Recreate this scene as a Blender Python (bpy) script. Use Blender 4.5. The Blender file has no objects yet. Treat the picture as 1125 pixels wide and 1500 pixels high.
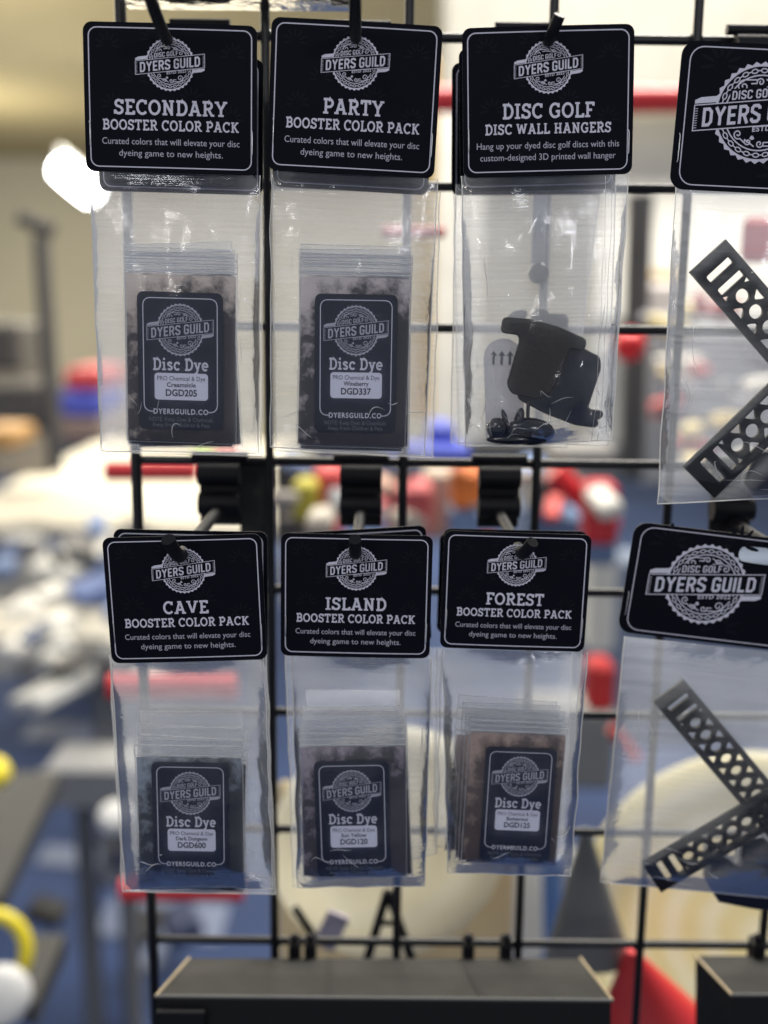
import bpy, math, random
from mathutils import Vector, Matrix, noise
R = math.radians
random.seed(7)
sc = bpy.context.scene
col = sc.collection

# ------------------------------------------------------------------ camera
CAM = Vector((0, 0, 1.5)); FPX = 1545.0; PITCH = R(11.0); ROLL = R(0.6)
fw = Vector((0, math.cos(PITCH), -math.sin(PITCH)))
up0 = Vector((0, math.sin(PITCH), math.cos(PITCH))); rt0 = Vector((1, 0, 0))
rt = rt0*math.cos(ROLL) + up0*math.sin(ROLL)
up = up0*math.cos(ROLL) - rt0*math.sin(ROLL)
cd = bpy.data.cameras.new('camera'); cam = bpy.data.objects.new('camera', cd); col.objects.link(cam)
M = Matrix((rt, up, -fw)).transposed().to_4x4(); M.translation = CAM
cam.matrix_world = M
cd.sensor_fit = 'HORIZONTAL'; cd.sensor_width = 36; cd.lens = FPX/1125*36
cd.clip_start = .01; cd.clip_end = 100
cd.dof.use_dof = True; cd.dof.focus_distance = .486; cd.dof.aperture_fstop = 4.2
sc.camera = cam

# ------------------------------------------------------------------ world, lamps, exposure
w = bpy.data.worlds.new('World'); sc.world = w; w.use_nodes = True
w.node_tree.nodes['Background'].inputs[0].default_value = (.86, .90, 1.0, 1)
w.node_tree.nodes['Background'].inputs[1].default_value = .27
def area(name, loc, rot, sx, sy, energy, color):
    l = bpy.data.lights.new(name, 'AREA'); l.shape = 'RECTANGLE'; l.size = sx; l.size_y = sy
    l.energy = energy; l.color = color
    o = bpy.data.objects.new(name, l); col.objects.link(o); o.location = loc; o.rotation_euler = rot
    return o
area('hall_ceiling_lamp', (-1.0, 5.5, 2.95), (0, 0, 0), 5, 4, 260, (1, .92, .76))
area('aisle_lamp', (.6, 1.9, 3.0), (R(-12), 0, 0), 1.6, .8, 78, (1, .95, .86))
area('highlight_light', (-.7, -.9, 2.9), (R(30), 0, R(-20)), .7, .22, 5, (.92, .94, 1.0))  # added behind the camera so bags and pegs catch highlights
area('wrinkle_glint_light', (.55, -1.1, 1.98), (R(90), 0, R(30)), .22, .07, 2.0, (.95, .96, 1.0))  # added low source without a fitting, makes the bag wrinkles glint
area('wrinkle_glint_light_left', (-.75, -1.0, 1.86), (R(90), 0, R(-38)), .20, .06, 1.3, (1, .96, .9))  # second added source, from the left, for more glints on the bags
for i, (x, y) in enumerate(((-3.4, 8.5), (.6, 9.0), (-2.4, 5.0))):      # unseen fill lights added to brighten the hall ceiling
    l = bpy.data.lights.new('ceiling_fill_light', 'POINT'); l.energy = 60; l.shadow_soft_size = .25; l.color = (1, .92, .72)
    o = bpy.data.objects.new('ceiling_fill_light', l); col.objects.link(o); o.location = (x, y, 2.0)
sc.view_settings.view_transform = 'Standard'; sc.view_settings.look = 'None'
sc.view_settings.exposure = .68; sc.view_settings.gamma = 1
sc.cycles.max_bounces = 14; sc.cycles.transparent_max_bounces = 48
sc.cycles.diffuse_bounces = 4; sc.cycles.glossy_bounces = 3; sc.cycles.transmission_bounces = 10
sc.cycles.use_denoising = True
sc.cycles.sample_clamp_indirect = 4
sc.cycles.caustics_reflective = False; sc.cycles.caustics_refractive = False

def P(x, y, Y):
    d = fw + rt*((x-562.5)/FPX) - up*((y-750)/FPX)
    return CAM + d*(Y/d.y)

# ------------------------------------------------------------------ materials
mats = {}   # name -> material
def mat(name, colr, rough=.5, spec=.5, metal=0, bump=0, bscale=200, var=0, vscale=30, emit=0, coat=0, trans=0):
    if name in mats: return mats[name]
    m = bpy.data.materials.new(name); m.use_nodes = True; nt = m.node_tree; N = nt.nodes; K = nt.links
    b = N['Principled BSDF']; c4 = (*colr, 1)
    b.inputs['Base Color'].default_value = c4; b.inputs['Roughness'].default_value = rough
    b.inputs['Specular IOR Level'].default_value = spec; b.inputs['Metallic'].default_value = metal
    b.inputs['Coat Weight'].default_value = coat
    if emit:
        b.inputs['Emission Color'].default_value = c4; b.inputs['Emission Strength'].default_value = emit
    if var or bump:
        tc = N.new('ShaderNodeTexCoord')
    if var:
        n = N.new('ShaderNodeTexNoise'); n.inputs['Scale'].default_value = vscale; n.inputs['Detail'].default_value = 6
        K.new(tc.outputs['Object'], n.inputs['Vector'])
        r = N.new('ShaderNodeValToRGB'); r.color_ramp.elements[0].position = .3; r.color_ramp.elements[1].position = .7
        r.color_ramp.elements[0].color = (*[c*(1-var) for c in colr], 1)
        r.color_ramp.elements[1].color = (*[min(1, c*(1+var)) for c in colr], 1)
        K.new(n.outputs['Fac'], r.inputs['Fac']); K.new(r.outputs['Color'], b.inputs['Base Color'])
    if bump:
        n = N.new('ShaderNodeTexNoise'); n.inputs['Scale'].default_value = bscale; n.inputs['Detail'].default_value = 4
        K.new(tc.outputs['Object'], n.inputs['Vector'])
        bp = N.new('ShaderNodeBump'); bp.inputs['Strength'].default_value = bump; bp.inputs['Distance'].default_value = .001
        K.new(n.outputs['Fac'], bp.inputs['Height']); K.new(bp.outputs['Normal'], b.inputs['Normal'])
    if trans:
        t = N.new('ShaderNodeBsdfTranslucent'); t.inputs['Color'].default_value = c4
        mx = N.new('ShaderNodeMixShader'); mx.inputs[0].default_value = trans
        K.new(b.outputs[0], mx.inputs[1]); K.new(t.outputs[0], mx.inputs[2])
        K.new(mx.outputs[0], N['Material Output'].inputs['Surface'])
    mats[name] = m; return m

def poly_mat(name, clear, tint=(.80, .86, 1.0), streak=True, diff=.06, gl=.30):
    """thin polythene: mostly clear, scatters the light that comes from behind, a little gloss"""
    if name in mats: return mats[name]
    m = bpy.data.materials.new(name); m.use_nodes = True; nt = m.node_tree; N = nt.nodes; K = nt.links
    N.remove(N['Principled BSDF'])
    tr = N.new('ShaderNodeBsdfTransparent'); tl = N.new('ShaderNodeBsdfTranslucent'); df = N.new('ShaderNodeBsdfDiffuse')
    g = N.new('ShaderNodeBsdfGlossy'); g.inputs['Roughness'].default_value = .11
    tl.inputs['Color'].default_value = (*tint, 1); df.inputs['Color'].default_value = (*tint, 1)
    tc = N.new('ShaderNodeTexCoord'); mp = N.new('ShaderNodeMapping'); mp.inputs['Scale'].default_value = (12, 12, 900)
    n = N.new('ShaderNodeTexNoise'); n.inputs['Scale'].default_value = 1.0; n.inputs['Detail'].default_value = 3
    K.new(tc.outputs['Object'], mp.inputs['Vector']); K.new(mp.outputs[0], n.inputs['Vector'])
    n2 = N.new('ShaderNodeTexNoise'); n2.inputs['Scale'].default_value = 60; n2.inputs['Detail'].default_value = 3
    K.new(tc.outputs['Object'], n2.inputs['Vector'])
    bp = N.new('ShaderNodeBump'); bp.inputs['Strength'].default_value = .6; bp.inputs['Distance'].default_value = .0015
    K.new(n2.outputs['Fac'], bp.inputs['Height'])
    bp2 = N.new('ShaderNodeBump'); bp2.inputs['Strength'].default_value = .25; bp2.inputs['Distance'].default_value = .0004
    K.new(n.outputs['Fac'], bp2.inputs['Height']); K.new(bp.outputs[0], bp2.inputs['Normal'])
    K.new(bp2.outputs[0], g.inputs['Normal'])
    s1 = N.new('ShaderNodeMixShader'); s1.inputs[0].default_value = diff
    K.new(tl.outputs[0], s1.inputs[1]); K.new(df.outputs[0], s1.inputs[2])
    # haze amount, a little streaky
    mr = N.new('ShaderNodeMapRange'); mr.inputs['From Min'].default_value = .3; mr.inputs['From Max'].default_value = .7
    mr.inputs['To Min'].default_value = (1-clear)*(.72 if streak else 1); mr.inputs['To Max'].default_value = (1-clear)*(1.28 if streak else 1)
    K.new(n.outputs['Fac'], mr.inputs['Value'])
    s2 = N.new('ShaderNodeMixShader'); K.new(mr.outputs[0], s2.inputs[0])
    K.new(tr.outputs[0], s2.inputs[1]); K.new(s1.outputs[0], s2.inputs[2])
    fr = N.new('ShaderNodeFresnel'); fr.inputs['IOR'].default_value = 1.45
    K.new(bp2.outputs[0], fr.inputs['Normal'])
    mu = N.new('ShaderNodeMath'); mu.operation = 'MULTIPLY'; mu.inputs[1].default_value = gl; K.new(fr.outputs[0], mu.inputs[0])
    s3 = N.new('ShaderNodeMixShader'); K.new(mu.outputs[0], s3.inputs[0])
    K.new(s2.outputs[0], s3.inputs[1]); K.new(g.outputs[0], s3.inputs[2])
    K.new(s3.outputs[0], N['Material Output'].inputs['Surface'])
    mats[name] = m; return m

def shiny_mat(name, clear, gloss):
    m = bpy.data.materials.new(name); m.use_nodes = True; nt = m.node_tree; N = nt.nodes; K = nt.links
    N.remove(N['Principled BSDF'])
    tr = N.new('ShaderNodeBsdfTransparent'); tl = N.new('ShaderNodeBsdfTranslucent'); df = N.new('ShaderNodeBsdfDiffuse'); g = N.new('ShaderNodeBsdfGlossy')
    g.inputs['Roughness'].default_value = .22; tl.inputs['Color'].default_value = (1, .99, .96, 1); df.inputs['Color'].default_value = (1, .99, .97, 1)
    a = N.new('ShaderNodeMixShader'); a.inputs[0].default_value = .45; K.new(tl.outputs[0], a.inputs[1]); K.new(df.outputs[0], a.inputs[2])
    b = N.new('ShaderNodeMixShader'); b.inputs[0].default_value = 1-clear; K.new(tr.outputs[0], b.inputs[1]); K.new(a.outputs[0], b.inputs[2])
    c_ = N.new('ShaderNodeMixShader'); c_.inputs[0].default_value = gloss; K.new(b.outputs[0], c_.inputs[1]); K.new(g.outputs[0], c_.inputs[2])
    K.new(c_.outputs[0], N['Material Output'].inputs['Surface']); mats[name] = m; return m

def powder_mat(name, dark, light, top):
    m = bpy.data.materials.new(name); m.use_nodes = True; nt = m.node_tree; N = nt.nodes; K = nt.links
    b = N['Principled BSDF']; b.inputs['Roughness'].default_value = .28
    b.inputs['Specular IOR Level'].default_value = .45
    tc = N.new('ShaderNodeTexCoord')
    n = N.new('ShaderNodeTexNoise'); n.inputs['Scale'].default_value = 150; n.inputs['Detail'].default_value = 8; n.inputs['Roughness'].default_value = .75
    n2 = N.new('ShaderNodeTexNoise'); n2.inputs['Scale'].default_value = 38; n2.inputs['Detail'].default_value = 5
    sp = N.new('ShaderNodeSeparateXYZ')
    for q in (n, n2, sp): K.new(tc.outputs['Object'], q.inputs[0])
    # dust clings near the zip (z near 0) and to the left edge
    mr = N.new('ShaderNodeMapRange'); mr.inputs['From Min'].default_value = -.040; mr.inputs['From Max'].default_value = -.002
    mr.inputs['To Min'].default_value = -.26; mr.inputs['To Max'].default_value = top
    K.new(sp.outputs['Z'], mr.inputs['Value'])
    mx = N.new('ShaderNodeMapRange'); mx.inputs['From Min'].default_value = -.012; mx.inputs['From Max'].default_value = -.026
    mx.inputs['To Min'].default_value = -.06; mx.inputs['To Max'].default_value = .22
    K.new(sp.outputs['X'], mx.inputs['Value'])
    a1 = N.new('ShaderNodeMath'); a1.operation = 'ADD'; K.new(mr.outputs[0], a1.inputs[0]); K.new(mx.outputs[0], a1.inputs[1])
    a2 = N.new('ShaderNodeMath'); a2.operation = 'ADD'; K.new(a1.outputs[0], a2.inputs[0]); K.new(n2.outputs['Fac'], a2.inputs[1])
    sb = N.new('ShaderNodeMath'); sb.operation = 'SUBTRACT'; sb.inputs[1].default_value = .5; K.new(n.outputs['Fac'], sb.inputs[0])
    a3 = N.new('ShaderNodeMath'); a3.operation = 'ADD'; K.new(a2.outputs[0], a3.inputs[0]); K.new(sb.outputs[0], a3.inputs[1])
    r = N.new('ShaderNodeValToRGB'); r.color_ramp.elements[0].position = .42; r.color_ramp.elements[1].position = .72
    r.color_ramp.elements[0].color = (*dark, 1); r.color_ramp.elements[1].color = (*light, 1)
    K.new(a3.outputs[0], r.inputs['Fac']); K.new(r.outputs[0], b.inputs['Base Color'])
    bp = N.new('ShaderNodeBump'); bp.inputs['Strength'].default_value = .5; bp.inputs['Distance'].default_value = .0012
    K.new(n2.outputs['Fac'], bp.inputs['Height']); K.new(bp.outputs[0], b.inputs['Normal'])
    return m

CARD = mat('black_card', (.0030, .0036, .0075), .68, .08, bump=.06, bscale=900)
EDGE = mat('card_edge', (.22, .21, .20), .8)
INK = mat('grey_ink', (.56, .55, .63), .6, .3, var=.06, vscale=900)
INKDIM = mat('dim_ink', (.40, .40, .46), .6, .3)
INKFAINT = mat('faint_ink', (.0048, .0055, .0098), .66, .1)
LABEL = mat('black_label', (.0035, .006, .019), .32, .3, bump=.1, bscale=90)
WHITE = mat('label_white', (.60, .60, .70), .6, .3)
BLKINK = mat('black_ink', (.012, .012, .016), .6, .3)
FOIL = mat('staple_steel', (.75, .75, .75), .3, metal=1)
WIRE = mat('black_wire', (.008, .008, .009), .35, .4, bump=.1, bscale=600)
PLASTIC = mat('black_plastic', (.005, .005, .007), .55, .25, bump=.08, bscale=500)
BAG = poly_mat('polythene_bag', .87, gl=.8)
ZIPBAG = poly_mat('zip_bag_film', .79, streak=False)
SEAM = shiny_mat('bag_seam', .34, .24)
ZIPLINE = shiny_mat('zip_ridge', .30, .20)

# ------------------------------------------------------------------ mesh helpers
class MB:
    def __init__(s): s.v = []; s.f = []; s.m = []; s.sm = []
    def add(s, vs, fs, mi=0, smooth=False):
        o = len(s.v); s.v += [tuple(v) for v in vs]
        s.f += [tuple(i+o for i in f) for f in fs]; s.m += [mi]*len(fs); s.sm += [smooth]*len(fs)
    def poly(s, pts, d=0, mi=0):                      # flat polygon in the xz plane
        s.add([(x, d, z) for x, z in pts], [tuple(range(len(pts)))], mi)
    def ribbon(s, pts, w, closed=False, d=0, mi=0):
        n = len(pts); L = []; Rr = []
        for i in range(n):
            p = Vector(pts[i])
            a = Vector(pts[i-1]) if (i > 0 or closed) else None
            b = Vector(pts[(i+1) % n]) if (i < n-1 or closed) else None
            d1 = (p-a).normalized() if a is not None else (b-p).normalized()
            d2 = (b-p).normalized() if b is not None else d1
            n1 = Vector((-d1.y, d1.x)); n2 = Vector((-d2.y, d2.x)); mm = n1+n2
            if mm.length < 1e-4: mm = n1
            mm.normalize(); k = (w/2)/max(.45, mm.dot(n1))
            L.append(p+mm*k); Rr.append(p-mm*k)
        vs = [(q.x, d, q.y) for q in L]+[(q.x, d, q.y) for q in Rr]
        fs = [(i, (i+1) % n, n+(i+1) % n, n+i) for i in range(n if closed else n-1)]
        s.add(vs, fs, mi)
    def box(s, x0, x1, y0, y1, z0, z1, mi=0):
        s.add([(x, y, z) for z in (z0, z1) for y in (y0, y1) for x in (x0, x1)],
              [(0, 2, 3, 1), (4, 5, 7, 6), (0, 1, 5, 4), (2, 6, 7, 3), (0, 4, 6, 2), (1, 3, 7, 5)], mi)
    def rbox(s, x0, x1, y0, y1, z0, z1, b, mi=0):     # box with chamfered edges
        vs = []; cx, cy, cz = (x0+x1)/2, (y0+y1)/2, (z0+z1)/2
        hx, hy, hz = (x1-x0)/2, (y1-y0)/2, (z1-z0)/2
        import itertools
        idx = {}
        for sx, sy, sz in itertools.product((-1, 1), repeat=3):
            for a in range(3):
                h = [hx-b, hy-b, hz-b]; h[a] += b
                idx[(sx, sy, sz, a)] = len(vs); vs.append((cx+sx*h[0], cy+sy*h[1], cz+sz*h[2]))
        fs = []
        for a in range(3):
            o = [k for k in range(3) if k != a]
            for sg in (-1, 1):
                q = []
                for p, r_ in ((-1, -1), (1, -1), (1, 1), (-1, 1)):
                    t = [0, 0, 0]; t[a] = sg; t[o[0]] = p; t[o[1]] = r_; q.append(idx[(*t, a)])
                fs.append(tuple(q))
            for p in (-1, 1):
                for r_ in (-1, 1):
                    t1 = [0]*3; t1[a] = -1; t1[o[0]] = p; t1[o[1]] = r_; t2 = t1[:]; t2[a] = 1
                    fs.append((idx[(*t1, o[0])], idx[(*t2, o[0])], idx[(*t2, o[1])], idx[(*t1, o[1])]))
        for t in itertools.product((-1, 1), repeat=3): fs.append(tuple(idx[(*t, a)] for a in range(3)))
        s.add(vs, fs, mi)
    def tube(s, pts, r, n=12, mi=0, caps=True, closed=False):
        pts = [Vector(p) for p in pts]; rs = r if isinstance(r, (list, tuple)) else [r]*len(pts)
        vs = []; prev = None; N_ = len(pts)
        for i, p in enumerate(pts):
            if closed: t = pts[(i+1) % N_]-pts[i-1]
            else: t = (pts[min(i+1, N_-1)]-pts[max(i-1, 0)])
            t.normalize()
            if prev is None:
                a = t.orthogonal().normalized()
            else:
                a = (prev-t*prev.dot(t)).normalized()
            prev = a; b = t.cross(a)
            for k in range(n):
                an = 2*math.pi*k/n; vs.append(p+(a*math.cos(an)+b*math.sin(an))*rs[i])
        fs = []
        for i in range(N_ if closed else N_-1):
            j = (i+1) % N_
            for k in range(n): fs.append((i*n+k, i*n+(k+1) % n, j*n+(k+1) % n, j*n+k))
        s.add(vs, fs, mi, True)
        if caps and not closed:
            s.add(vs[:n], [tuple(range(n))[::-1]], mi); s.add(vs[-n:], [tuple(range(n))], mi)
    def revolve(s, prof, n=48, mi=0, axis='y'):       # profile (r, h) round the y axis
        vs = []; m_ = len(prof)
        for k in range(n):
            a = 2*math.pi*k/n
            for r_, h in prof:
                vs.append((r_*math.cos(a), h, r_*math.sin(a)) if axis == 'y' else (r_*math.cos(a), r_*math.sin(a), h))
        fs = [(k*m_+i, ((k+1) % n)*m_+i, ((k+1) % n)*m_+i+1, k*m_+i+1) for k in range(n) for i in range(m_-1)]
        s.add(vs, fs, mi, True)
    def mesh(s, name, ms):
        me = bpy.data.meshes.new(name); me.from_pydata(s.v, [], s.f)
        for m_ in (ms if isinstance(ms, (list, tuple)) else [ms]): me.materials.append(m_)
        for i, p in enumerate(me.polygons): p.material_index = s.m[i]; p.use_smooth = s.sm[i]
        me.update(); return me
    def build(s, name, ms, parent=None, **k):
        return link(name, s.mesh(name, ms), parent, **k)
def link(name, me, parent=None, loc=None, rot=None, scale=None):
    o = bpy.data.objects.new(name, me); col.objects.link(o)
    if parent: o.parent = parent
    if loc is not None: o.location = loc
    if rot is not None: o.rotation_euler = rot
    if scale is not None: o.scale = scale
    return o
def tag(o, label=None, cat=None, group=None, kind=None):
    if label: o['label'] = label
    if cat: o['category'] = cat
    if group: o['group'] = group
    if kind: o['kind'] = kind
    return o
def thing(name, label, cat, loc=(0, 0, 0), rot=(0, 0, 0), group=None):
    o = bpy.data.objects.new(name, None); col.objects.link(o); o.location = loc; o.rotation_euler = rot
    o.empty_display_size = .02
    return tag(o, label, cat, group)
def rrect(x0, z0, x1, z1, r, n=6, sub=0):
    pts = []
    for cx, cz, a0 in ((x1-r, z1-r, 0), (x0+r, z1-r, 90), (x0+r, z0+r, 180), (x1-r, z0+r, 270)):
        for i in range(n+1):
            a = R(a0+90*i/n); pts.append((cx+r*math.cos(a), cz+r*math.sin(a)))
    if sub:
        out = []
        for i in range(len(pts)):
            a = pts[i]; b = pts[(i+1) % len(pts)]
            L = math.hypot(b[0]-a[0], b[1]-a[1]); k = max(1, int(L/sub))
            for j in range(k): out.append((a[0]+(b[0]-a[0])*j/k, a[1]+(b[1]-a[1])*j/k))
        return out
    return pts
def circle(cx, cz, r, n=16, ry=None, a0=0):
    ry = ry or r
    return [(cx+r*math.cos(2*math.pi*i/n+a0), cz+ry*math.sin(2*math.pi*i/n+a0)) for i in range(n)]
def plate_mesh(name, outer, holes, thick, ms, bevel=0):
    """solid plate with real holes, in the xz plane, thickness along y centred on 0"""
    cu = bpy.data.curves.new(name, 'CURVE'); cu.dimensions = '2D'; cu.fill_mode = 'BOTH'
    for pts in [outer]+holes:
        s = cu.splines.new('POLY'); s.points.add(len(pts)-1); s.use_cyclic_u = True
        for i, (x, z) in enumerate(pts): s.points[i].co = (x, z, 0, 1)
    cu.extrude = thick/2-bevel; cu.bevel_depth = bevel; cu.bevel_resolution = 0
    o = bpy.data.objects.new(name, cu); col.objects.link(o)
    bpy.context.view_layer.update()
    me = bpy.data.meshes.new_from_object(o.evaluated_get(bpy.context.evaluated_depsgraph_get()))
    bpy.data.objects.remove(o); bpy.data.curves.remove(cu)
    for v in me.vertices: v.co = Vector((v.co.x, -v.co.z, v.co.y))
    me.materials.clear()
    for m_ in (ms if isinstance(ms, (list, tuple)) else [ms]): me.materials.append(m_)
    me.name = name
    if isinstance(ms, (list, tuple)) and len(ms) > 1:
        for p in me.polygons: p.material_index = 0 if abs(p.normal.y) > .7 else 1
    me.update(); return me

# ---- plain sans text (built-in font) ----
def sans(txt, bold=0, space=1.0):
    cu = bpy.data.curves.new('t', 'FONT'); cu.body = txt; cu.offset = bold; cu.space_character = space
    cu.resolution_u = 3; cu.align_x = 'LEFT'
    o = bpy.data.objects.new('t', cu); col.objects.link(o); bpy.context.view_layer.update()
    me = bpy.data.meshes.new_from_object(o.evaluated_get(bpy.context.evaluated_depsgraph_get()))
    vs = [(v.co.x, v.co.y) for v in me.vertices]; fs = [tuple(p.vertices) for p in me.polygons]
    bpy.data.objects.remove(o); bpy.data.curves.remove(cu); bpy.data.meshes.remove(me)
    return vs, fs
def put_sans(mb, txt, cx, base, width, size, d, mi=0, bold=0, space=1.0):
    vs, fs = sans(txt, bold, space)
    x0 = min(v[0] for v in vs); x1 = max(v[0] for v in vs)
    sx = width/(x1-x0)
    mb.add([(cx+(v[0]-(x0+x1)/2)*sx, d, base+v[1]*size) for v in vs], fs, mi)

# ---- slab serif letters drawn as strokes; cap height 1 ----
def arc(cx, cy, rx, ry, a0, a1, n=8):
    return [(cx+rx*math.cos(R(a0+(a1-a0)*i/n)), cy+ry*math.sin(R(a0+(a1-a0)*i/n))) for i in range(n+1)]
T = .165; B_, U_ = .065, .935
def sf(x, y, h=.16): return ('s', x, y, h)
G = {
 'I': (.42, [[(.21, 0), (.21, 1)]], [sf(.21, 0, .19), sf(.21, 1, .19)]),
 'L': (.66, [[(.20, 0), (.20, 1)], [(.05, B_), (.60, B_)], [(.60, 0), (.60, .26)]], [sf(.20, 1)]),
 'E': (.70, [[(.20, 0), (.20, 1)], [(.04, B_), (.64, B_)], [(.04, U_), (.62, U_)], [(.2, .51), (.5, .51)], [(.62, 0), (.62, .25)], [(.60, .77), (.60, 1)]], []),
 'F': (.66, [[(.20, 0), (.20, 1)], [(.04, U_), (.62, U_)], [(.2, .48), (.5, .48)], [(.60, .75), (.60, 1)]], [sf(.2, 0, .18)]),
 'T': (.74, [[(.37, 0), (.37, 1)], [(.04, U_), (.70, U_)], [(.09, .74), (.09, 1)], [(.65, .74), (.65, 1)]], [sf(.37, 0, .18)]),
 'H': (.90, [[(.22, 0), (.22, 1)], [(.68, 0), (.68, 1)], [(.22, .51), (.68, .51)]], [sf(.22, 0), sf(.22, 1), sf(.68, 0), sf(.68, 1)]),
 'N': (.90, [[(.22, 0), (.22, 1)], [(.68, 0), (.68, 1)], [(.22, .93), (.68, .07)]], [sf(.22, 0), sf(.17, 1, .13), sf(.68, 1)]),
 'D': (.80, [[(.20, 0), (.20, 1)], [(.04, U_), (.40, U_)]+arc(.40, .5, .31, .435, 90, -90, 12)+[(.04, B_)]], []),
 'P': (.74, [[(.20, 0), (.20, 1)], [(.04, U_), (.42, U_)]+arc(.42, .69, .24, .245, 90, -90, 8)+[(.2, .445)]], [sf(.2, 0, .18)]),
 'R': (.80, [[(.20, 0), (.20, 1)], [(.04, U_), (.42, U_)]+arc(.42, .71, .22, .225, 90, -90, 8)+[(.2, .485)], [(.42, .48), (.66, .04)]], [sf(.2, 0), sf(.70, 0, .12)]),
 'B': (.76, [[(.20, 0), (.20, 1)], [(.04, U_), (.42, U_)]+arc(.42, .73, .20, .205, 90, -90, 8)+[(.2, .525)], [(.42, .525)]+arc(.44, .295, .23, .23, 90, -90, 8)+[(.04, B_)]], []),
 'O': (.84, [arc(.42, .5, .335, .435, 0, 337.5, 15)+['c']], []),
 'C': (.78, [arc(.43, .5, .335, .435, 48, 318, 14), [(.66, .70), (.66, .97)]], []),
 'G': (.84, [arc(.43, .5, .335, .435, 48, 300, 13)+[(.68, .16), (.68, .44)], [(.48, .44), (.78, .44)], [(.66, .70), (.66, .97)]], []),
 'S': (.68, [[(.58, .72)]+arc(.34, .73, .21, .205, 20, 240, 9)+[(.42, .50)]+arc(.34, .28, .24, .215, 55, -160, 9), [(.59, .70), (.59, .97)], [(.085, .03), (.085, .30)]], []),
 'A': (.86, [[(.15, .04), (.41, .94)], [(.71, .04), (.45, .94)], [(.24, .32), (.62, .32)]], [sf(.15, 0, .15), sf(.71, 0, .15), sf(.40, 1, .15)]),
 'V': (.86, [[(.15, .96), (.42, .07)], [(.71, .96), (.44, .07)]], [sf(.15, 1, .15), sf(.71, 1, .15)]),
 'Y': (.82, [[(.12, .96), (.41, .46)], [(.70, .96), (.41, .46)], [(.41, 0), (.41, .50)]], [sf(.13, 1, .14), sf(.69, 1, .14), sf(.41, 0, .18)]),
 'K': (.84, [[(.20, 0), (.20, 1)], [(.22, .42), (.64, .94)], [(.36, .58), (.68, .05)]], [sf(.2, 0), sf(.2, 1), sf(.66, 1, .13), sf(.70, 0, .13)]),
 'W': (1.16, [[(.14, .96), (.34, .06)], [(.34, .06), (.56, .92)], [(.56, .92), (.78, .06)], [(.78, .06), (1.0, .96)]], [sf(.15, 1, .14), sf(.99, 1, .14)]),
 'i': (.40, [[(.2, 0), (.2, .70)], [(.2, .84), (.2, 1.02)]], [sf(.2, 0, .18), sf(.14, .70, .12)]),
 's': (.56, [[(.46, .53)]+arc(.27, .53, .165, .12, 20, 240, 7)+[(.30, .37)]+arc(.27, .20, .185, .135, 60, -160, 7)], []),
 'c': (.60, [arc(.33, .36, .245, .295, 45, 318, 12), [(.50, .48), (.50, .66)]], []),
 'e': (.62, [[(.10, .37), (.54, .37)]+arc(.32, .36, .235, .295, 5, 315, 13)], []),
 'y': (.66, [[(.13, .66), (.33, .10)], [(.53, .66), (.30, -.10), (.22, -.22), (.08, -.22)]], [sf(.13, .70, .13), sf(.54, .70, .13)]),
}
def put_slab(mb, txt, cx, base, width, cap, d, mi=0, sp=.06):
    x = 0; items = []
    for ch in txt:
        if ch == ' ': x += .36; continue
        w_, st, se = G[ch]; items.append((x, st, se)); x += w_+sp
    tot = x-sp; sx = width/tot; k = 0
    tmp = MB()
    for ox, st, se in items:
        for q, p in enumerate(st):
            closed = p[-1] == 'c'
            if closed: p = p[:-1]
            tmp.ribbon([(a+ox, b) for a, b in p], T, closed, d=-q*.000012)
        for q, (_, a, b, h) in enumerate(se):
            y0 = b if b == 0 else b-.13
            tmp.poly([(ox+a-h, y0), (ox+a+h, y0), (ox+a+h, y0+.13), (ox+a-h, y0+.13)], d=-.000075-q*.00001)
    mb.add([(cx+(v[0]-tot/2)*sx, d+v[1], base+v[2]*cap) for v in tmp.v], tmp.f, mi)
# ---- angular letters of the emblem ----
c = .16
AG = {
 'D': (.62, [[(.1, .07), (.38, .07), (.52, .07+c), (.52, .93-c), (.38, .93), (.1, .93), 'c']]),
 'Y': (.66, [[(.08, 1), (.33, .50), (.58, 1)], [(.33, .5), (.33, 0)]]),
 'E': (.55, [[(.52, .93), (.1, .93), (.1, .07), (.52, .07)], [(.1, .5), (.46, .5)]]),
 'R': (.62, [[(.1, 0), (.1, .93), (.40, .93), (.52, .93-c*.8), (.52, .62), (.40, .48), (.1, .48)], [(.34, .46), (.55, 0)]]),
 'S': (.60, [[(.52, .74), (.52, .84), (.42, .93), (.18, .93), (.09, .82), (.09, .62), (.52, .38), (.52, .18), (.42, .07), (.18, .07), (.09, .16), (.09, .27)]]),
 'G': (.62, [[(.52, .72), (.52, .83), (.42, .93), (.2, .93), (.1, .83), (.1, .17), (.2, .07), (.42, .07), (.52, .17), (.52, .46), (.32, .46)]]),
 'U': (.62, [[(.1, 1), (.1, .17), (.2, .07), (.42, .07), (.52, .17), (.52, 1)]]),
 'I': (.24, [[(.12, 0), (.12, 1)]]),
 'L': (.50, [[(.1, 1), (.1, .07), (.48, .07)]]),
 'C': (.60, [[(.52, .70), (.52, .83), (.42, .93), (.2, .93), (.1, .83), (.1, .17), (.2, .07), (.42, .07), (.52, .17), (.52, .30)]]),
 'O': (.62, [[(.1, .17), (.1, .83), (.2, .93), (.42, .93), (.52, .83), (.52, .17), (.42, .07), (.2, .07), 'c']]),
 'F': (.52, [[(.5, .93), (.1, .93), (.1, 0)], [(.1, .5), (.42, .5)]]),
}
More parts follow.
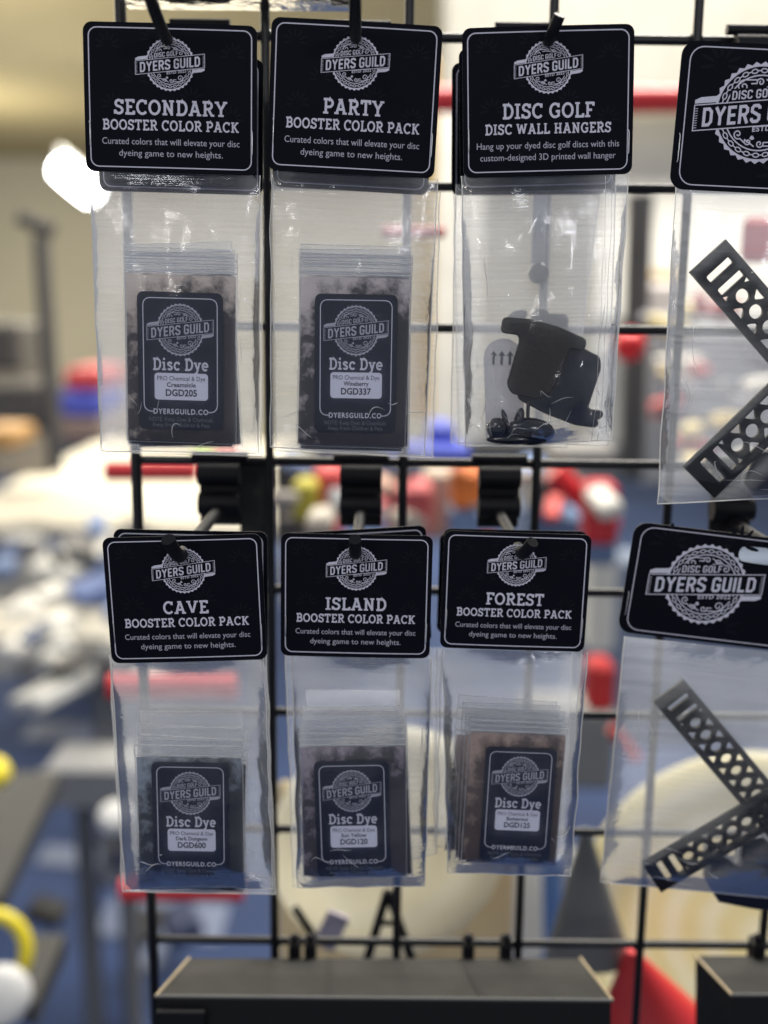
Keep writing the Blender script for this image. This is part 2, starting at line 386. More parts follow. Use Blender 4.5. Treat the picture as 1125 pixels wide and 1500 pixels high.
def put_ang(mb, txt, x0, x1, yc, cap, slope, d, th=.17):
    x = 0; items = []
    for ch in txt:
        if ch == ' ': x += .30; continue
        w_, st = AG[ch]; items.append((x, st)); x += w_+.09
    tot = x-.09; sx = (x1-x0)/tot; tmp = MB()
    for ox, st in items:
        for q, p in enumerate(st):
            closed = p[-1] == 'c'
            if closed: p = p[:-1]
            tmp.ribbon([(a+ox, b) for a, b in p], th, closed, d=-q*.000015)
    vs = []
    for v in tmp.v:
        X = x0+v[0]*sx; vs.append((X, d+v[1], yc+(v[2]-.5)*cap+slope*X))
    mb.add(vs, tmp.f, 0)

def emblem_mesh(detail=1.0):
    """flat print, outer ring radius 1 (scaled x and z when placed, depth kept)"""
    mb = MB(); n = 34
    # scalloped ring
    o = []; i_ = []
    for k in range(n*2):
        a = math.pi*k/n; r_ = 1.0 if k % 2 else .945
        o.append((r_*math.cos(a), 0, r_*math.sin(a))); i_.append((.905*math.cos(a), 0, .905*math.sin(a)))
    mb.add(o+i_, [(k, (k+1) % (2*n), 2*n+(k+1) % (2*n), 2*n+k) for k in range(2*n)])
    # chain
    L = 26
    for k in range(L):
        a = 2*math.pi*(k+.5)/L; cx, cz = .825*math.cos(a), .825*math.sin(a)
        tx, tz = -math.sin(a), math.cos(a)
        pts = []
        for q in range(10):
            b = 2*math.pi*q/10; e = .064*math.cos(b); f = .040*math.sin(b)
            pts.append((cx+tx*e+math.cos(a)*f, cz+tz*e+math.sin(a)*f))
        mb.ribbon(pts, .022, True)
        a2 = 2*math.pi*(k+1)/L; q = (.825*math.cos(a2), .825*math.sin(a2)); t2 = (-math.sin(a2), math.cos(a2))
        mb.ribbon([(q[0]-t2[0]*.05, q[1]-t2[1]*.05), (q[0]+t2[0]*.05, q[1]+t2[1]*.05)], .022, d=-.000012)
    mb.ribbon(circle(0, 0, .735, 48), .026, True)
    # scrollwork
    def spiral(cx, cz, r0, turns, a0, sgn, w_=.024, tail=None):
        pts = []
        m_ = int(12*turns)
        for q in range(m_+1):
            t = q/m_; a = a0+sgn*2*math.pi*turns*t; r_ = r0*(1-.86*t)
            pts.append((cx+r_*math.cos(a), cz+r_*math.sin(a)))
        if tail: pts = [tail]+pts
        mb.ribbon(pts, w_, d=-.00002)
    for s_ in (1, -1):
        spiral(-.40*s_, .50*s_, .13, 1.4, R(90 if s_ > 0 else 270), 1, tail=(-.12*s_, .64*s_))
        spiral(-.05*s_, .60*s_, .085, 1.3, R(200 if s_ > 0 else 20), -1, tail=(-.25*s_, .56*s_))
        spiral(.20*s_, .57*s_, .075, 1.3, R(-30 if s_ > 0 else 150), 1, tail=(.06*s_, .66*s_))
        spiral(.42*s_, .43*s_, .10, 1.3, R(120 if s_ > 0 else 300), -1, tail=(.26*s_, .60*s_))
        spiral(.52*s_, .26*s_, .06, 1.1, R(60 if s_ > 0 else 240), 1)
        for k in range(5):
            a = R(50+k*20)*s_; bx, bz = .12*s_, .44*s_
            mb.ribbon([(bx, bz), (bx+.07*math.cos(a), bz+.09*s_*abs(math.sin(a)))], .02, d=-.00003)
    sl = .115
    # banner: dark ground, outline, folded tabs
    hb = .25; X = 1.38
    xs = [-X+2*X*k/20 for k in range(21)]
    for a, b in zip(xs, xs[1:]): mb.poly([(a, -hb+sl*a), (b, -hb+sl*b), (b, hb+sl*b), (a, hb+sl*a)], d=-.00006, mi=1)
    mb.ribbon([(a, -hb+sl*a) for a in xs]+[(a, hb+sl*a) for a in xs[::-1]], .020, True, d=-.00009)
    mb.poly([(-X, hb-sl*X+.03), (-.93, hb-sl*.93+.03), (-.93, hb-sl*.93+.15), (-X+.12, hb-sl*X+.16), (-X, hb-sl*X+.10)], d=-.00009)
    mb.poly([(X, -hb+sl*X-.03), (.93, -hb+sl*.93-.03), (.93, -hb+sl*.93-.15), (X-.12, -hb+sl*X-.16), (X, -hb+sl*X-.10)], d=-.00009)
    for s_ in (-1, 1):
        for k in range(9):
            x_ = s_*(X-.045); z_ = sl*x_-hb+.05+k*.047
            mb.ribbon([(x_-.03, z_), (x_+.03, z_+.008)], .012, d=-.0001)
    put_ang(mb, 'DYERS GUILD', -1.20, 1.20, 0, .36, sl, -.00011)
    # small words on their own dark ground
    mb.poly([(-.66, .25-.03), (.36, .25+.09), (.36, .53), (-.66, .44)], d=-.00005, mi=1)
    put_ang(mb, 'DISC GOLF', -.62, .33, .385, .17, sl, -.00008, th=.16)
    t = MB(); put_sans(t, 'ESTD 2022', 0, 0, .78, .14, 0, bold=.02, space=1.1)
    mb.poly([(-.16, -.31), (.70, -.19), (.70, -.33), (-.16, -.45)], d=-.00005, mi=1)
    mb.add([(v[0]+.26, -.00008, v[2]-.355+sl*(v[0]+.26)) for v in t.v], t.f, 0)
    return mb
EMB = emblem_mesh()
EMBME = {}
def emblem(name, parent, cx, cz, r_, rz, d, ground, bend=None, ink=None):
    mb = MB(); 
    vs = [(cx+v[0]*r_, d+v[1], cz+v[2]*rz) for v in EMB.v]
    mb.v = vs; mb.f = list(EMB.f); mb.m = list(EMB.m); mb.sm = list(EMB.sm)
    if bend: bend(mb)
    return mb.build(name, [ink or INK, ground], parent)

def rosettes(W, H):
    mb = MB(); rnd = random.Random(3)
    for cx, cz in ((-.36, -.15), (.36, -.2), (-.33, -.55), (.35, -.62), (-.12, -.86), (.2, -.88), (-.1, -.1), (.12, -.5), (-.2, -.38)):
        for k in range(7):
            a = R(-10+k*33.3); L_ = .055*W
            c0 = (cx*W+math.cos(a)*L_*.9, cz*H+math.sin(a)*L_*.9)
            pts = []
            for q in range(8):
                b = 2*math.pi*q/8; e, f = L_*.5*math.cos(b), L_*.13*math.sin(b)
                pts.append((c0[0]+e*math.cos(a)-f*math.sin(a), c0[1]+e*math.sin(a)+f*math.cos(a)))
            mb.poly(pts, d=-.000002*k)
    return mb

# ------------------------------------------------------------------ fitting to the place
def frame(quad, Y):
    """quad = pixel TL,TR,BR,BL on the upright plane at distance Y -> top centre, width, height, roll"""
    a, b, c_, d = [P(x, y, Y) for x, y in quad]
    tm = (a+b)/2; bm = (c_+d)/2; lm = (a+d)/2; rm = (b+c_)/2
    ex = rm-lm
    return tm, ((b-a).length+(c_-d).length)/2, (tm-bm).length, math.atan2(-ex.z, ex.x)

CT = .00035
def header(root, W, H, hole_v, kind, title=None, sub=None, lines=None, tw=0, sw=0, lw=(205, 155), wide=False, curve=.0007, simple=False):
    """header card with its print; card hangs from the root (peg hole); local z = hole_v*H - v"""
    top = hole_v*H; s = W/256; sy = H/222
    def bend(mb):
        mb.v = [(v[0], v[1]+curve*((v[0]/(W/2))**2)+curve*.6*math.sin(v[2]/H*3), v[2]) for v in mb.v]
    # grid-based card so it can bend
    outer = rrect(-W/2, top-H, W/2, top, .012*W*4.2, 6, sub=.004)
    cm = MB(); cen_n = len(outer)
    # front fan by rings toward hole rim
    hr = .0030; hx = 0
    ring = [(hx+hr*math.cos(math.atan2(z, x-hx)), hr*math.sin(math.atan2(z, x-hx))) for x, z in outer]
    if wide:
        ring = []
        for x, z in outer:
            a = math.atan2(z, x); rx = .013 if abs(math.cos(a)) > .3 else .013; ring.append((max(-.0095, min(.0095, .02*math.cos(a)))+.0035*math.cos(a), .0042*math.sin(a)))
    K_ = 7
    rings = []
    for k in range(K_+1):
        t = k/K_; rings.append([(o[0]*(1-t)+r_[0]*t, o[1]*(1-t)+r_[1]*t) for o, r_ in zip(outer, ring)])
    for side in (-1, 1):
        vs = [(x, side*CT/2, z) for rg in rings for x, z in rg]
        fs = []
        for k in range(K_):
            for i in range(cen_n):
                f = (k*cen_n+i, k*cen_n+(i+1) % cen_n, (k+1)*cen_n+(i+1) % cen_n, (k+1)*cen_n+i)
                fs.append(f if side > 0 else f[::-1])
        cm.add(vs, fs, 0)
    vs = [(x, -CT/2, z) for x, z in outer]+[(x, CT/2, z) for x, z in outer]
    cm.add(vs, [(i, (i+1) % cen_n, cen_n+(i+1) % cen_n, cen_n+i) for i in range(cen_n)], 1)
    bend(cm)
    card = cm.build('header_card', [CARD, EDGE], root)
    d = -CT/2-.00009
    def Z(v): return top-v*sy
    mb = MB(); mb.ribbon(rrect(-W/2+8*s, top-H+8*sy, W/2-8*s, top-8*sy, 12*s, 6, sub=.003), .00048, True, d=d); bend(mb)
    mb.build('border_line', INK, card)
    if simple: return card
    if kind == 'logo':
        return card, bend, Z, s, d
    fa = rosettes(W, H); fa.v = [(v[0], v[1]+d+.00004, v[2]+top) for v in fa.v]; bend(fa)
    fa.build('faint_pattern', INKFAINT, card)
    emblem('printed_emblem', card, 0, Z(60), 37*s, 40*sy, d-.00004, CARD, bend)
    d -= .00005
    mb = MB(); put_slab(mb, title, 0, Z(135.5), tw*s, 22.5*sy, d); bend(mb); mb.build('title_text', INK, card)
    mb = MB(); put_slab(mb, sub, 0, Z(158.5), sw*s, 15.5*sy, d); bend(mb); mb.build('subtitle_text', INK, card)
    mb = MB()
    put_sans(mb, lines[0], 0, Z(180), lw[0]*s, 14*sy, d); put_sans(mb, lines[1], 0, Z(197.5), lw[1]*s, 14*sy, d); bend(mb)
    mb.build('small_text', INKDIM, card)
    return card

def staple(root, x, z, h, W=None):
    mb = MB(); mb.tube([(x, -.0006, z), (x+.0003, -.0009, z-.001), (x+.0003, -.0009, z-h+.001), (x+.0001, -.0006, z-h)], .00022, 6)
    mb.build('staple', FOIL, root)

def bag(root, W0, quad, Y, front, back, seed, wr=1.0, name='clear_bag', material=None, nu=22, nv=34, lean=0, seams=(0.0,), crease_glints=7):
    """two polythene sheets sealed at the sides and foot; quad = pixel TL,TR,BR,BL, written in root space"""
    inv = root.matrix_basis.inverted()
    q = [inv @ P(x, y, Y) for x, y in quad]
    mb = MB(); sm = MB(); edge = []
    def pt(u, v, sgn):
        base = (q[0]*(1-u)+q[1]*u)*(1-v)+(q[3]*(1-u)+q[2]*u)*v
        pr = (max(0, math.sin(math.pi*u))**.45)*(1-math.exp(-9*v))*(1-math.exp(-16*(1-v)))
        dep = (front if sgn < 0 else back)*pr
        nz = noise.noise(Vector((u*5.5, v*3.2, seed*3.1+sgn)))*.0020 + noise.noise(Vector((u*16+v*4, v*5, seed+sgn*5)))*.0008
        low = max(0, (v-.72)/.28)
        nz += low*noise.noise(Vector((u*10+seed, v*20, sgn*2)))*.0022*wr
        nz += max(0, abs(u-.5)*2-.68)*noise.noise(Vector((u*6, v*11+seed, sgn*7)))*.007
        side = .0009*noise.noise(Vector((v*7, seed*9+(0 if u < .5 else 4), 0)))*abs(u-.5)*2
        return Vector((base.x+side, base.y+sgn*dep+nz*wr*pr, base.z+.0006*noise.noise(Vector((u*5, seed, v)))*v))
    for sgn in (-1, 1):
        vs = [pt(i/nu, j/nv, sgn) for j in range(nv+1) for i in range(nu+1)]
        fs = [(j*(nu+1)+i, j*(nu+1)+i+1, (j+1)*(nu+1)+i+1, (j+1)*(nu+1)+i) for j in range(nv) for i in range(nu)]
        mb.add(vs, fs, 0, True)
    b = mb.build(name, material or BAG, root)
    # welded edges
    path = [pt(0, j/nv, -1) for j in range(nv+1)]+[pt(i/nu, 1, -1) for i in range(1, nu+1)]+[pt(1, 1-j/nv, -1) for j in range(1, nv+1)]
    sm.tube(path, .00028, 5, caps=False)
    for k, off in enumerate(seams[1:]):
        sm.tube([pt(off, j/nv, -1)+Vector((0, -.0002, 0)) for j in range(nv+1)], .00012, 4, caps=False)
    cr = random.Random(seed*13)
    for k in range(crease_glints):  # pale tubes laid on the front film, standing in for crease glints
        lowr = k % 3 != 2
        u0 = cr.uniform(.03, .97) if lowr else cr.choice((cr.uniform(.03, .14), cr.uniform(.86, .97)))
        v0 = cr.uniform(.80, .97) if lowr else cr.uniform(.2, .8)
        du = cr.uniform(-.18, .18) if lowr else cr.uniform(-.03, .03); dv = cr.uniform(-.05, .05) if lowr else cr.uniform(.06, .22)
        bow = cr.uniform(-.03, .03); rr_ = cr.uniform(.00009, .00022); n_ = 9; pts = []; rs = []
        for qq in range(n_):
            a = qq/(n_-1); u = min(.985, max(.015, u0+du*a+bow*math.sin(math.pi*a))); v = min(.985, v0+dv*a+bow*.6*math.sin(math.pi*a*1.5))
            pts.append(pt(u, v, -1)+Vector((0, -.0001, 0))); rs.append(rr_*(.15+math.sin(math.pi*a)))
        sm.tube(pts, rs, 5, caps=False)
    sm.build('edge_seam', SEAM, b)  # holds the welded edges together with the drawn glint tubes
    return b

# ------------------------------------------------------------------ dye packets
PW, PH = .052, .092
DUST = {
 'brown': powder_mat('powder_brown', (.024, .016, .016), (.60, .49, .40), .34),
 'grey': powder_mat('powder_grey', (.018, .014, .018), (.55, .47, .43), .30),
 'slate': powder_mat('powder_slate', (.010, .012, .016), (.26, .29, .32), .12),
 'plum': powder_mat('powder_plum', (.030, .022, .027), (.34, .28, .30), .12),
 'rust': powder_mat('powder_rust', (.060, .036, .026), (.38, .26, .20), .17),
}
def packet_parts(root, W, H, powder, zipn=3, fill=.80, seed=0, thick=.0035):
    ftop = -H*(1-fill)
    # film
    mb = MB(); nu, nv = 10, 16
    for sgn in (-1, 1):
        vs = []
        for j in range(nv+1):
            for i in range(nu+1):
                u, v = i/nu, j/nv
                pr = (math.sin(math.pi*u)**.4 if 0 < u < 1 else 0)*(1-math.exp(-(v/.05)))*(1 if v < .97 else .4)
                full = 1 if v > (1-fill) else .25
                dep = (thick*.5+.0004)*pr*full+.0003
                dep += noise.noise(Vector((u*6, v*6, seed+sgn)))*.0004*pr
                vs.append(((u-.5)*W, sgn*dep, -v*H))
        mb.add(vs, [(j*(nu+1)+i, j*(nu+1)+i+1, (j+1)*(nu+1)+i+1, (j+1)*(nu+1)+i) for j in range(nv) for i in range(nu)], 0, True)
    f = mb.build('zip_bag', ZIPBAG, root)
    sm = MB(); sm.tube([(-W/2, 0, 0), (-W/2, 0, -H), (W/2, 0, -H), (W/2, 0, 0), (-W/2, 0, 0)], .0002, 4, caps=False)
    sm.build('edge_seam', SEAM, f)
    # zip ridges
    zz = MB()
    for k in range(zipn):
        z = -H*(1-fill)*(.30+.56*k/max(1, zipn-1))
        zz.tube([(-W/2+.0003, -.0006, z), (0, -.0007, z+.0001*(k % 2)), (W/2-.0003, -.0006, z)], .00042 if k % 2 == 0 else .00028, 6)
    zz.build('zip_ridges', ZIPLINE, root)
    # powder pillow
    pb = MB(); nu, nv = 12, 18
    for sgn in (-1, 1):
        vs = []
        for j in range(nv+1):
            for i in range(nu+1):
                u, v = i/nu, j/nv
                pr = (min(1, 6*u, 6*(1-u)))*(min(1, 8*v+.15, 9*(1-v)+.15))
                jag = .0010*noise.noise(Vector((u*14, seed, 1))) if j == 0 else 0
                vs.append(((u-.5)*(W-.0014), sgn*(thick/2*pr+.0001)+noise.noise(Vector((u*4, v*5, seed)))*.0003*pr, ftop-v*(H*fill-.0008)+jag))
        pb.add(vs, [(j*(nu+1)+i, j*(nu+1)+i+1, (j+1)*(nu+1)+i+1, (j+1)*(nu+1)+i) for j in range(nv) for i in range(nu)], 0, True)
    # close rim
    pb.build('dye_powder', DUST[powder], root)

def packet_label(root, W, H, lx, lz, lw, lh, name2, code, roll=0, depth=-.0032):
    """black sticker on the packet; lx,lz its centre in packet space"""
    lab = link('label', plate_mesh('label', rrect(-lw/2, -lh/2, lw/2, lh/2, lw*.075, 5), [], .00016, LABEL), root, (lx, depth, lz), (0, roll, 0))
    s = lw/127; d = -.00014
    # border stops at the foot for the web address
    mb = MB()
    x = 55*s; zt = lh/2-9*s; zb = -lh/2+27*s; r_ = 10*s
    pts = [(-x+14*s, zb)]+[(-x+r_+r_*math.cos(R(a)), zb+r_+r_*math.sin(R(a))) for a in (270, 240, 210, 180)]
    pts += [(-x+r_+r_*math.cos(R(a)), zt-r_+r_*math.sin(R(a))) for a in (180, 150, 120, 90)]
    pts += [(x-r_+r_*math.cos(R(a)), zt-r_+r_*math.sin(R(a))) for a in (90, 60, 30, 0)]
    pts += [(x-r_+r_*math.cos(R(a)), zb+r_+r_*math.sin(R(a))) for a in (0, -30, -60, -90)]+[(x-14*s, zb)]
    mb.ribbon(pts, 1.3*s, d=d); 
    put_slab(mb, 'Disc Dye', 0, lh/2-115*s, 83*s, 18*s, d)
    put_sans(mb, 'DYERSGUILD.CO', 0, zb-3.5*s, 82*s, 11*s, d, bold=.02, space=1.2)
    mb.build('printed_text', INK, lab)
    fm = MB()
    put_sans(fm, 'NOTE: Keep Dyes & Chemicals', 0, zb-14.5*s, 96*s, 9*s, d); put_sans(fm, 'Away From Children & Pets', 0, zb-23*s, 86*s, 9*s, d)
    fm.build('small_print', mat('smallprint_ink', (.10, .10, .12), .6), lab)
    emblem('printed_emblem', lab, 0, lh/2-55*s, 36*s, 39*s, d, LABEL, ink=mat('label_ink', (.36, .36, .42), .55))
    wb = link('white_panel', plate_mesh('white_panel', rrect(-40*s, -20*s, 40*s, 20*s, 5*s, 4), [], .00006, WHITE), lab, (1*s, -.00013, lh/2-139*s))
    mb = MB(); z0 = lh/2-139*s; d2 = -.00022
    put_sans(mb, 'PRO Chemical & Dye', 1*s, z0+9*s, 72*s, 9.5*s, d2, bold=.004)
    put_sans(mb, name2, 1*s, z0-.5*s, len(name2)*4.35*s, 9.5*s, d2, bold=.022)
    put_sans(mb, code, 1*s, z0-14*s, 47*s, 14*s, d2, bold=.03)
    mb.build('panel_text', BLKINK, lab)
    return lab

# ------------------------------------------------------------------ the room
def struct(o, name=None): o['kind'] = 'structure'; return o
FLOORZ = 0.0
fl = MB(); fl.box(-8, 8, -2, 12, -.1, 0)
floor_m = mat('blue_carpet', (.017, .038, .115), .9, var=.4, vscale=1.3)
struct(fl.build('floor', floor_m))
wl = MB(); wl.box(-8, 8, 12, 12.2, 0, 3.05)
struct(wl.build('back_wall', mat('cream_wall', (.62, .58, .46), .85, var=.05, vscale=.8)))
ce = MB(); ce.box(-8, 8, 2.4, 12.2, 3.06, 3.2)
struct(ce.build('ceiling', mat('beige_ceiling', (.46, .39, .22), .9, var=.05, vscale=.6)))

GY = .596
# ------------------------------------------------------------------ gridwall
gx0 = P(393, 490, GY).x; gz0 = P(500, 51, GY).z
grid = thing('gridwall_panel', 'black wire gridwall panel that carries all the pegs and packs', 'gridwall', (gx0, GY, gz0))
wr_ = .0026
Z0, Z1 = .0762, -8*.0762
wires_x = [-.0762+.0762*k for k in range(0, 6)]
hz = MB()
for X in wires_x:
    m_ = MB(); m_.tube([(X, 0, Z0+.03), (X, 0, Z1)], wr_ if X > -.05 else .0031, 10); m_.build('upright_wire', WIRE, grid)
for k in range(-1, 9):
    m_ = MB(); m_.tube([(-.0762, .0045, -.0762*k), (wires_x[-1]+.02, .0045, -.0762*k)], wr_, 10); m_.build('cross_wire', WIRE, grid)
wb = MB()
for X in wires_x:
    for k in range(-1, 9):
        n1, n2 = 8, 5; vs = []
        for j in range(n2+1):
            th = math.pi*j/n2
            for i in range(n1):
                a = 2*math.pi*i/n1; vs.append((X+.0042*math.sin(th)*math.cos(a), .0022+.0028*math.sin(th)*math.sin(a), -.0762*k+.0040*math.cos(th)))
        wb.add(vs, [(j*n1+i, j*n1+(i+1) % n1, (j+1)*n1+(i+1) % n1, (j+1)*n1+i) for j in range(n2) for i in range(n1)], 0, True)
tag(wb.build('weld_beads', WIRE, grid), kind='stuff')
mb = MB(); mb.box(-.0185, -.0030, .008, .012, -.300, -.2275)
mb.build('mounting_plate', mat('flat_post_black', (.012, .013, .011), .5), grid)

# ------------------------------------------------------------------ pegs
def peg(label, hole, Yc, tip, tipY, r_=.0027, bracket=True, bw=.0235):
    h = P(*hole, Yc)
    t = thing('display_peg', label, 'display hook', (h.x, GY, h.z), group='pegs on the gridwall')
    tp = P(*tip, tipY)-Vector((h.x, GY, h.z)); yc = Yc-GY
    m_ = MB()
    p0 = Vector((0, -.004, 0)); p1 = Vector((0, yc-.003, 0))
    pts = [p0, (p0+p1)/2, p1]
    for k in range(1, 7):
        a = k/6; c1 = p1+Vector((0, -.006, 0))
        pts.append(p1*(1-a)**2+c1*2*a*(1-a)+tp*a*a)
    m_.tube(pts, r_, 14); m_.build('peg_rod', PLASTIC, t)
    if bracket:
        zt = gz0-math.floor((gz0-h.z)/.0762)*.0762-h.z    # wire just above
        b = MB(); b.rbox(-bw/2, bw/2, -.006, -.003, -.010, zt+.004, .0008); b.build('back_plate', PLASTIC, t)
        b = MB(); b.tube([(-bw/2, -.0075, zt-.006), (bw/2, -.0075, zt-.006)], .0065, 16); b.build('barrel', PLASTIC, t)
        b = MB(); b.tube([(-bw/2, -.0075, zt-.023), (bw/2, -.0075, zt-.023)], .0065, 16); b.build('barrel', PLASTIC, t)
        b = MB(); b.tube([(-bw/2-.004, -.004, zt+.0035), (bw/2+.004, -.004, zt+.0035)], .0028, 10); b.build('lip', PLASTIC, t)
    return t
peg('black peg rising out of the photo from the upper left header card', (245, 58), .503, (213, -22), .448)
peg('black peg rising straight up from the second header card of the top row', (521, 55), .503, (520, -30), .444)
peg('short black peg end leaning right on the third header card of the top row', (803, 60), .503, (820, 22), .490, r_=.0026)
peg('black peg behind the wide card at the upper right corner', (1205, 70), .50, (1225, 40), .49)
peg('black peg with round tip at the lower left header card', (266, 812), .474, (246, 790), .456, r_=.0031)
peg('black peg with round tip at the middle header card of the lower row', (521, 808), .484, (520, 790), .467, r_=.0029)
peg('black round tipped peg leaning right on the third lower header card', (763, 808), .487, (780, 794), .473, r_=.0029)
peg('black peg behind the hang slot of the lower right wide card', (1140, 805), .515, (1150, 800), .506)

# ------------------------------------------------------------------ packs
def pack(quad, Y, label, title=None, sub='BOOSTER COLOR PACK', lines=('Curated colors that will elevate your disc', 'dyeing game to new heights.'),
         tw=168, sw=203, lw=(205, 155), simple=False, hole_v=.125, group=None, curve=.0006):
    tm, W, H, roll = frame(quad, Y)
    root = thing('hanging_pack', label, 'retail pack', group=group)
    d = Vector((math.sin(-roll)*0, 0, 0))
    upv = Vector((math.sin(roll), 0, math.cos(roll)))
    org = tm-upv*(hole_v*H)
    root.location = (org.x, Y, org.z); root.rotation_euler = (0, roll, 0)
    root.matrix_basis = Matrix.Translation((org.x, Y, org.z)) @ Matrix.Rotation(roll, 4, 'Y')
    header(root, W, H, hole_v, 'text', title, sub, lines, tw, sw, lw, simple=simple, curve=curve)
    if not simple:
        staple(root, -W/2+.0022, hole_v*H-.66*H, .0105); staple(root, W/2-.0022, hole_v*H-.70*H, .0105)
    return root, W, H
def packet(quad, Y, label, powder, fill=.82, zipn=3, seed=0, lab=None, group=None, thick=.0035, tilt=0):
    tm, W, H, roll = frame(quad, Y)
    t = thing('dye_packet', label, 'packet', group=group)
    t.matrix_basis = Matrix.Translation((tm.x, Y, tm.z)) @ Matrix.Rotation(roll, 4, 'Y') @ Matrix.Rotation(tilt, 4, 'X')
    packet_parts(t, W, H, powder, zipn, fill, seed, thick)
    if lab:
        lq, nm, code = lab
        ltm, lw_, lh_, lroll = frame(lq, Y)
        c_ = t.matrix_basis.inverted() @ ((P(*lq[0], Y)+P(*lq[1], Y)+P(*lq[2], Y)+P(*lq[3], Y))/4)
        packet_label(t, W, H, c_.x, c_.z, lw_, lh_, nm, code, lroll-roll, depth=-(thick/2+.0012))
    return t

def booster(name, cardq, Y, title, tw, bagq, rear, packets, labq, nm, code, where, dust, seed, sub='BOOSTER COLOR PACK', rearbags=(), rearbagq=None):
    r0, W, H = pack(cardq, Y, f'clear dye bag with black header card, frontmost, {where}', title, sub, tw=tw)
    bag(r0, W, bagq, Y+.001, .0062, .0095, seed, seams=(0,))
    for i, (pq, dy, fill, zn) in enumerate(packets):
        last = (i == 0)
        lb = (labq, nm, code) if last else None
        lab = (f'labelled dark dye packet, frontmost in the bag {where}' if last else
               f'{["", "second", "third", "fourth"][i]} dye packet from the front in the bag {where}')
        packet(pq, Y+dy, lab, dust if i < 3 else dust, fill, zn, seed*7+i, lb, group='dye packets in the bags', thick=.0030 if last else .0024)
    for i, rq in enumerate(rear):
        rr, RW, RH = pack(rq, Y+.024+.02*i, f'{["second", "third", "fourth"][i]} pack from the front on the peg {where}', simple=True, group='packs queued behind the front ones')
        bq = (rearbags[i] if i < len(rearbags) else [(x+4, y+8) for x, y in bagq])
        bag(rr, RW, bq, Y+.025+.02*i, .003, .004, seed+11+i, nu=14, nv=20)

# --- top left: SECONDARY
booster('secondary', [(121, 31), (376, 37), (380, 258), (129, 250)], .503, 'SECONDARY', 168,
        [(131, 250), (381, 257), (379, 664), (148, 660)],
        [[(138, 80), (388, 86), (385, 287), (150, 279)]],
        [([(184, 368), (346, 372), (350, 652), (186, 645)], .001, .885, 3),
         ([(181, 361), (344, 366), (346, 657), (192, 652)], .0045, .87, 3),
         ([(179, 355), (341, 357), (345, 650), (196, 660)], .0075, .85, 2)],
        [(202, 426), (329, 430), (327, 630), (206, 627)], 'Creamsicle', 'DGD205', 'first in the top row', 'brown', 9,
        rearbags=([(134, 278), (384, 284), (384, 668), (150, 662)],))
# --- PARTY
booster('party', [(397, 24), (650, 38), (641, 262), (398, 248)], .503, 'PARTY', 92,
        [(397, 250), (641, 262), (622, 668), (396, 655)],
        [[(404, 62), (641, 72), (632, 288), (407, 272)]],
        [([(441, 372), (604, 374), (600, 660), (440, 650)], .001, .885, 3),
         ([(438, 365), (602, 366), (603, 656), (444, 655)], .0045, .87, 3),
         ([(440, 357), (600, 362), (598, 663), (447, 660)], .0075, .85, 3)],
        [(460, 430), (582, 432), (580, 634), (463, 632)], 'Wineberry', 'DGD337', 'second in the top row', 'grey', 2,
        rearbags=([(400, 270), (645, 280), (634, 670), (404, 660)],))
# --- CAVE
booster('cave', [(149, 787), (382, 783), (388, 965), (160, 973)], .474, 'CAVE', 74,
        [(163, 970), (386, 962), (400, 1302), (184, 1304)],
        [[(166, 775), (391, 779), (394, 955), (172, 950)]],
        [([(196, 1082), (356, 1086), (352, 1304), (200, 1304)], .001, .885, 2),
         ([(201, 1060), (366, 1068), (354, 1308), (202, 1300)], .0045, .79, 3),
         ([(208, 1040), (352, 1044), (356, 1304), (206, 1307)], .0075, .72, 2)],
        [(223, 1112), (335, 1114), (338, 1284), (228, 1282)], 'Dark Dungeon', 'DGD600', 'first in the lower row', 'slate', 3,
        rearbags=([(160, 960), (390, 958), (404, 1310), (180, 1306)],))
# --- ISLAND
booster('island', [(412, 781), (634, 785), (630, 965), (411, 960)], .484, 'ISLAND', 104,
        [(428, 960), (632, 965), (622, 1298), (436, 1300)],
        [[(418, 783), (622, 768), (630, 942), (424, 950)]],
        [([(440, 1064), (592, 1066), (600, 1282), (442, 1286)], .001, .87, 3),
         ([(442, 1052), (594, 1050), (598, 1280), (446, 1290)], .0045, .81, 3),
         ([(446, 1032), (590, 1038), (602, 1278), (452, 1288)], .0075, .74, 3),
         ([(450, 1008), (584, 1014), (596, 1280), (460, 1284)], .0105, .65, 2)],
        [(460, 1112), (569, 1110), (573, 1278), (466, 1280)], 'Sun Yellow', 'DGD120', 'second in the lower row', 'plum', 4,
        rearbags=([(418, 958), (646, 960), (640, 1250), (430, 1300)],))
# --- FOREST
booster('forest', [(652, 777), (867, 784), (861, 955), (649, 949)], .487, 'FOREST', 102,
        [(648, 950), (860, 956), (836, 1284), (656, 1278)],
        [[(653, 772), (858, 781), (856, 935), (644, 935)], [(646, 780), (850, 788), (846, 930), (640, 928)]],
        [([(684, 1046), (838, 1052), (814, 1270), (684, 1264)], .001, .885, 3),
         ([(678, 1036), (832, 1042), (808, 1266), (678, 1262)], .0045, .83, 3),
         ([(676, 1028), (822, 1034), (806, 1262), (672, 1258)], .0075, .79, 3),
         ([(672, 1020), (816, 1026), (804, 1258), (664, 1244)], .0105, .75, 3)],
        [(712, 1090), (816, 1094), (802, 1260), (700, 1256)], 'Butternut', 'DGD125', 'third in the lower row', 'rust', 5,
        rearbags=([(640, 950), (852, 950), (830, 1250), (636, 1240)], [(630, 948), (840, 948), (822, 1245), (640, 1225)]))

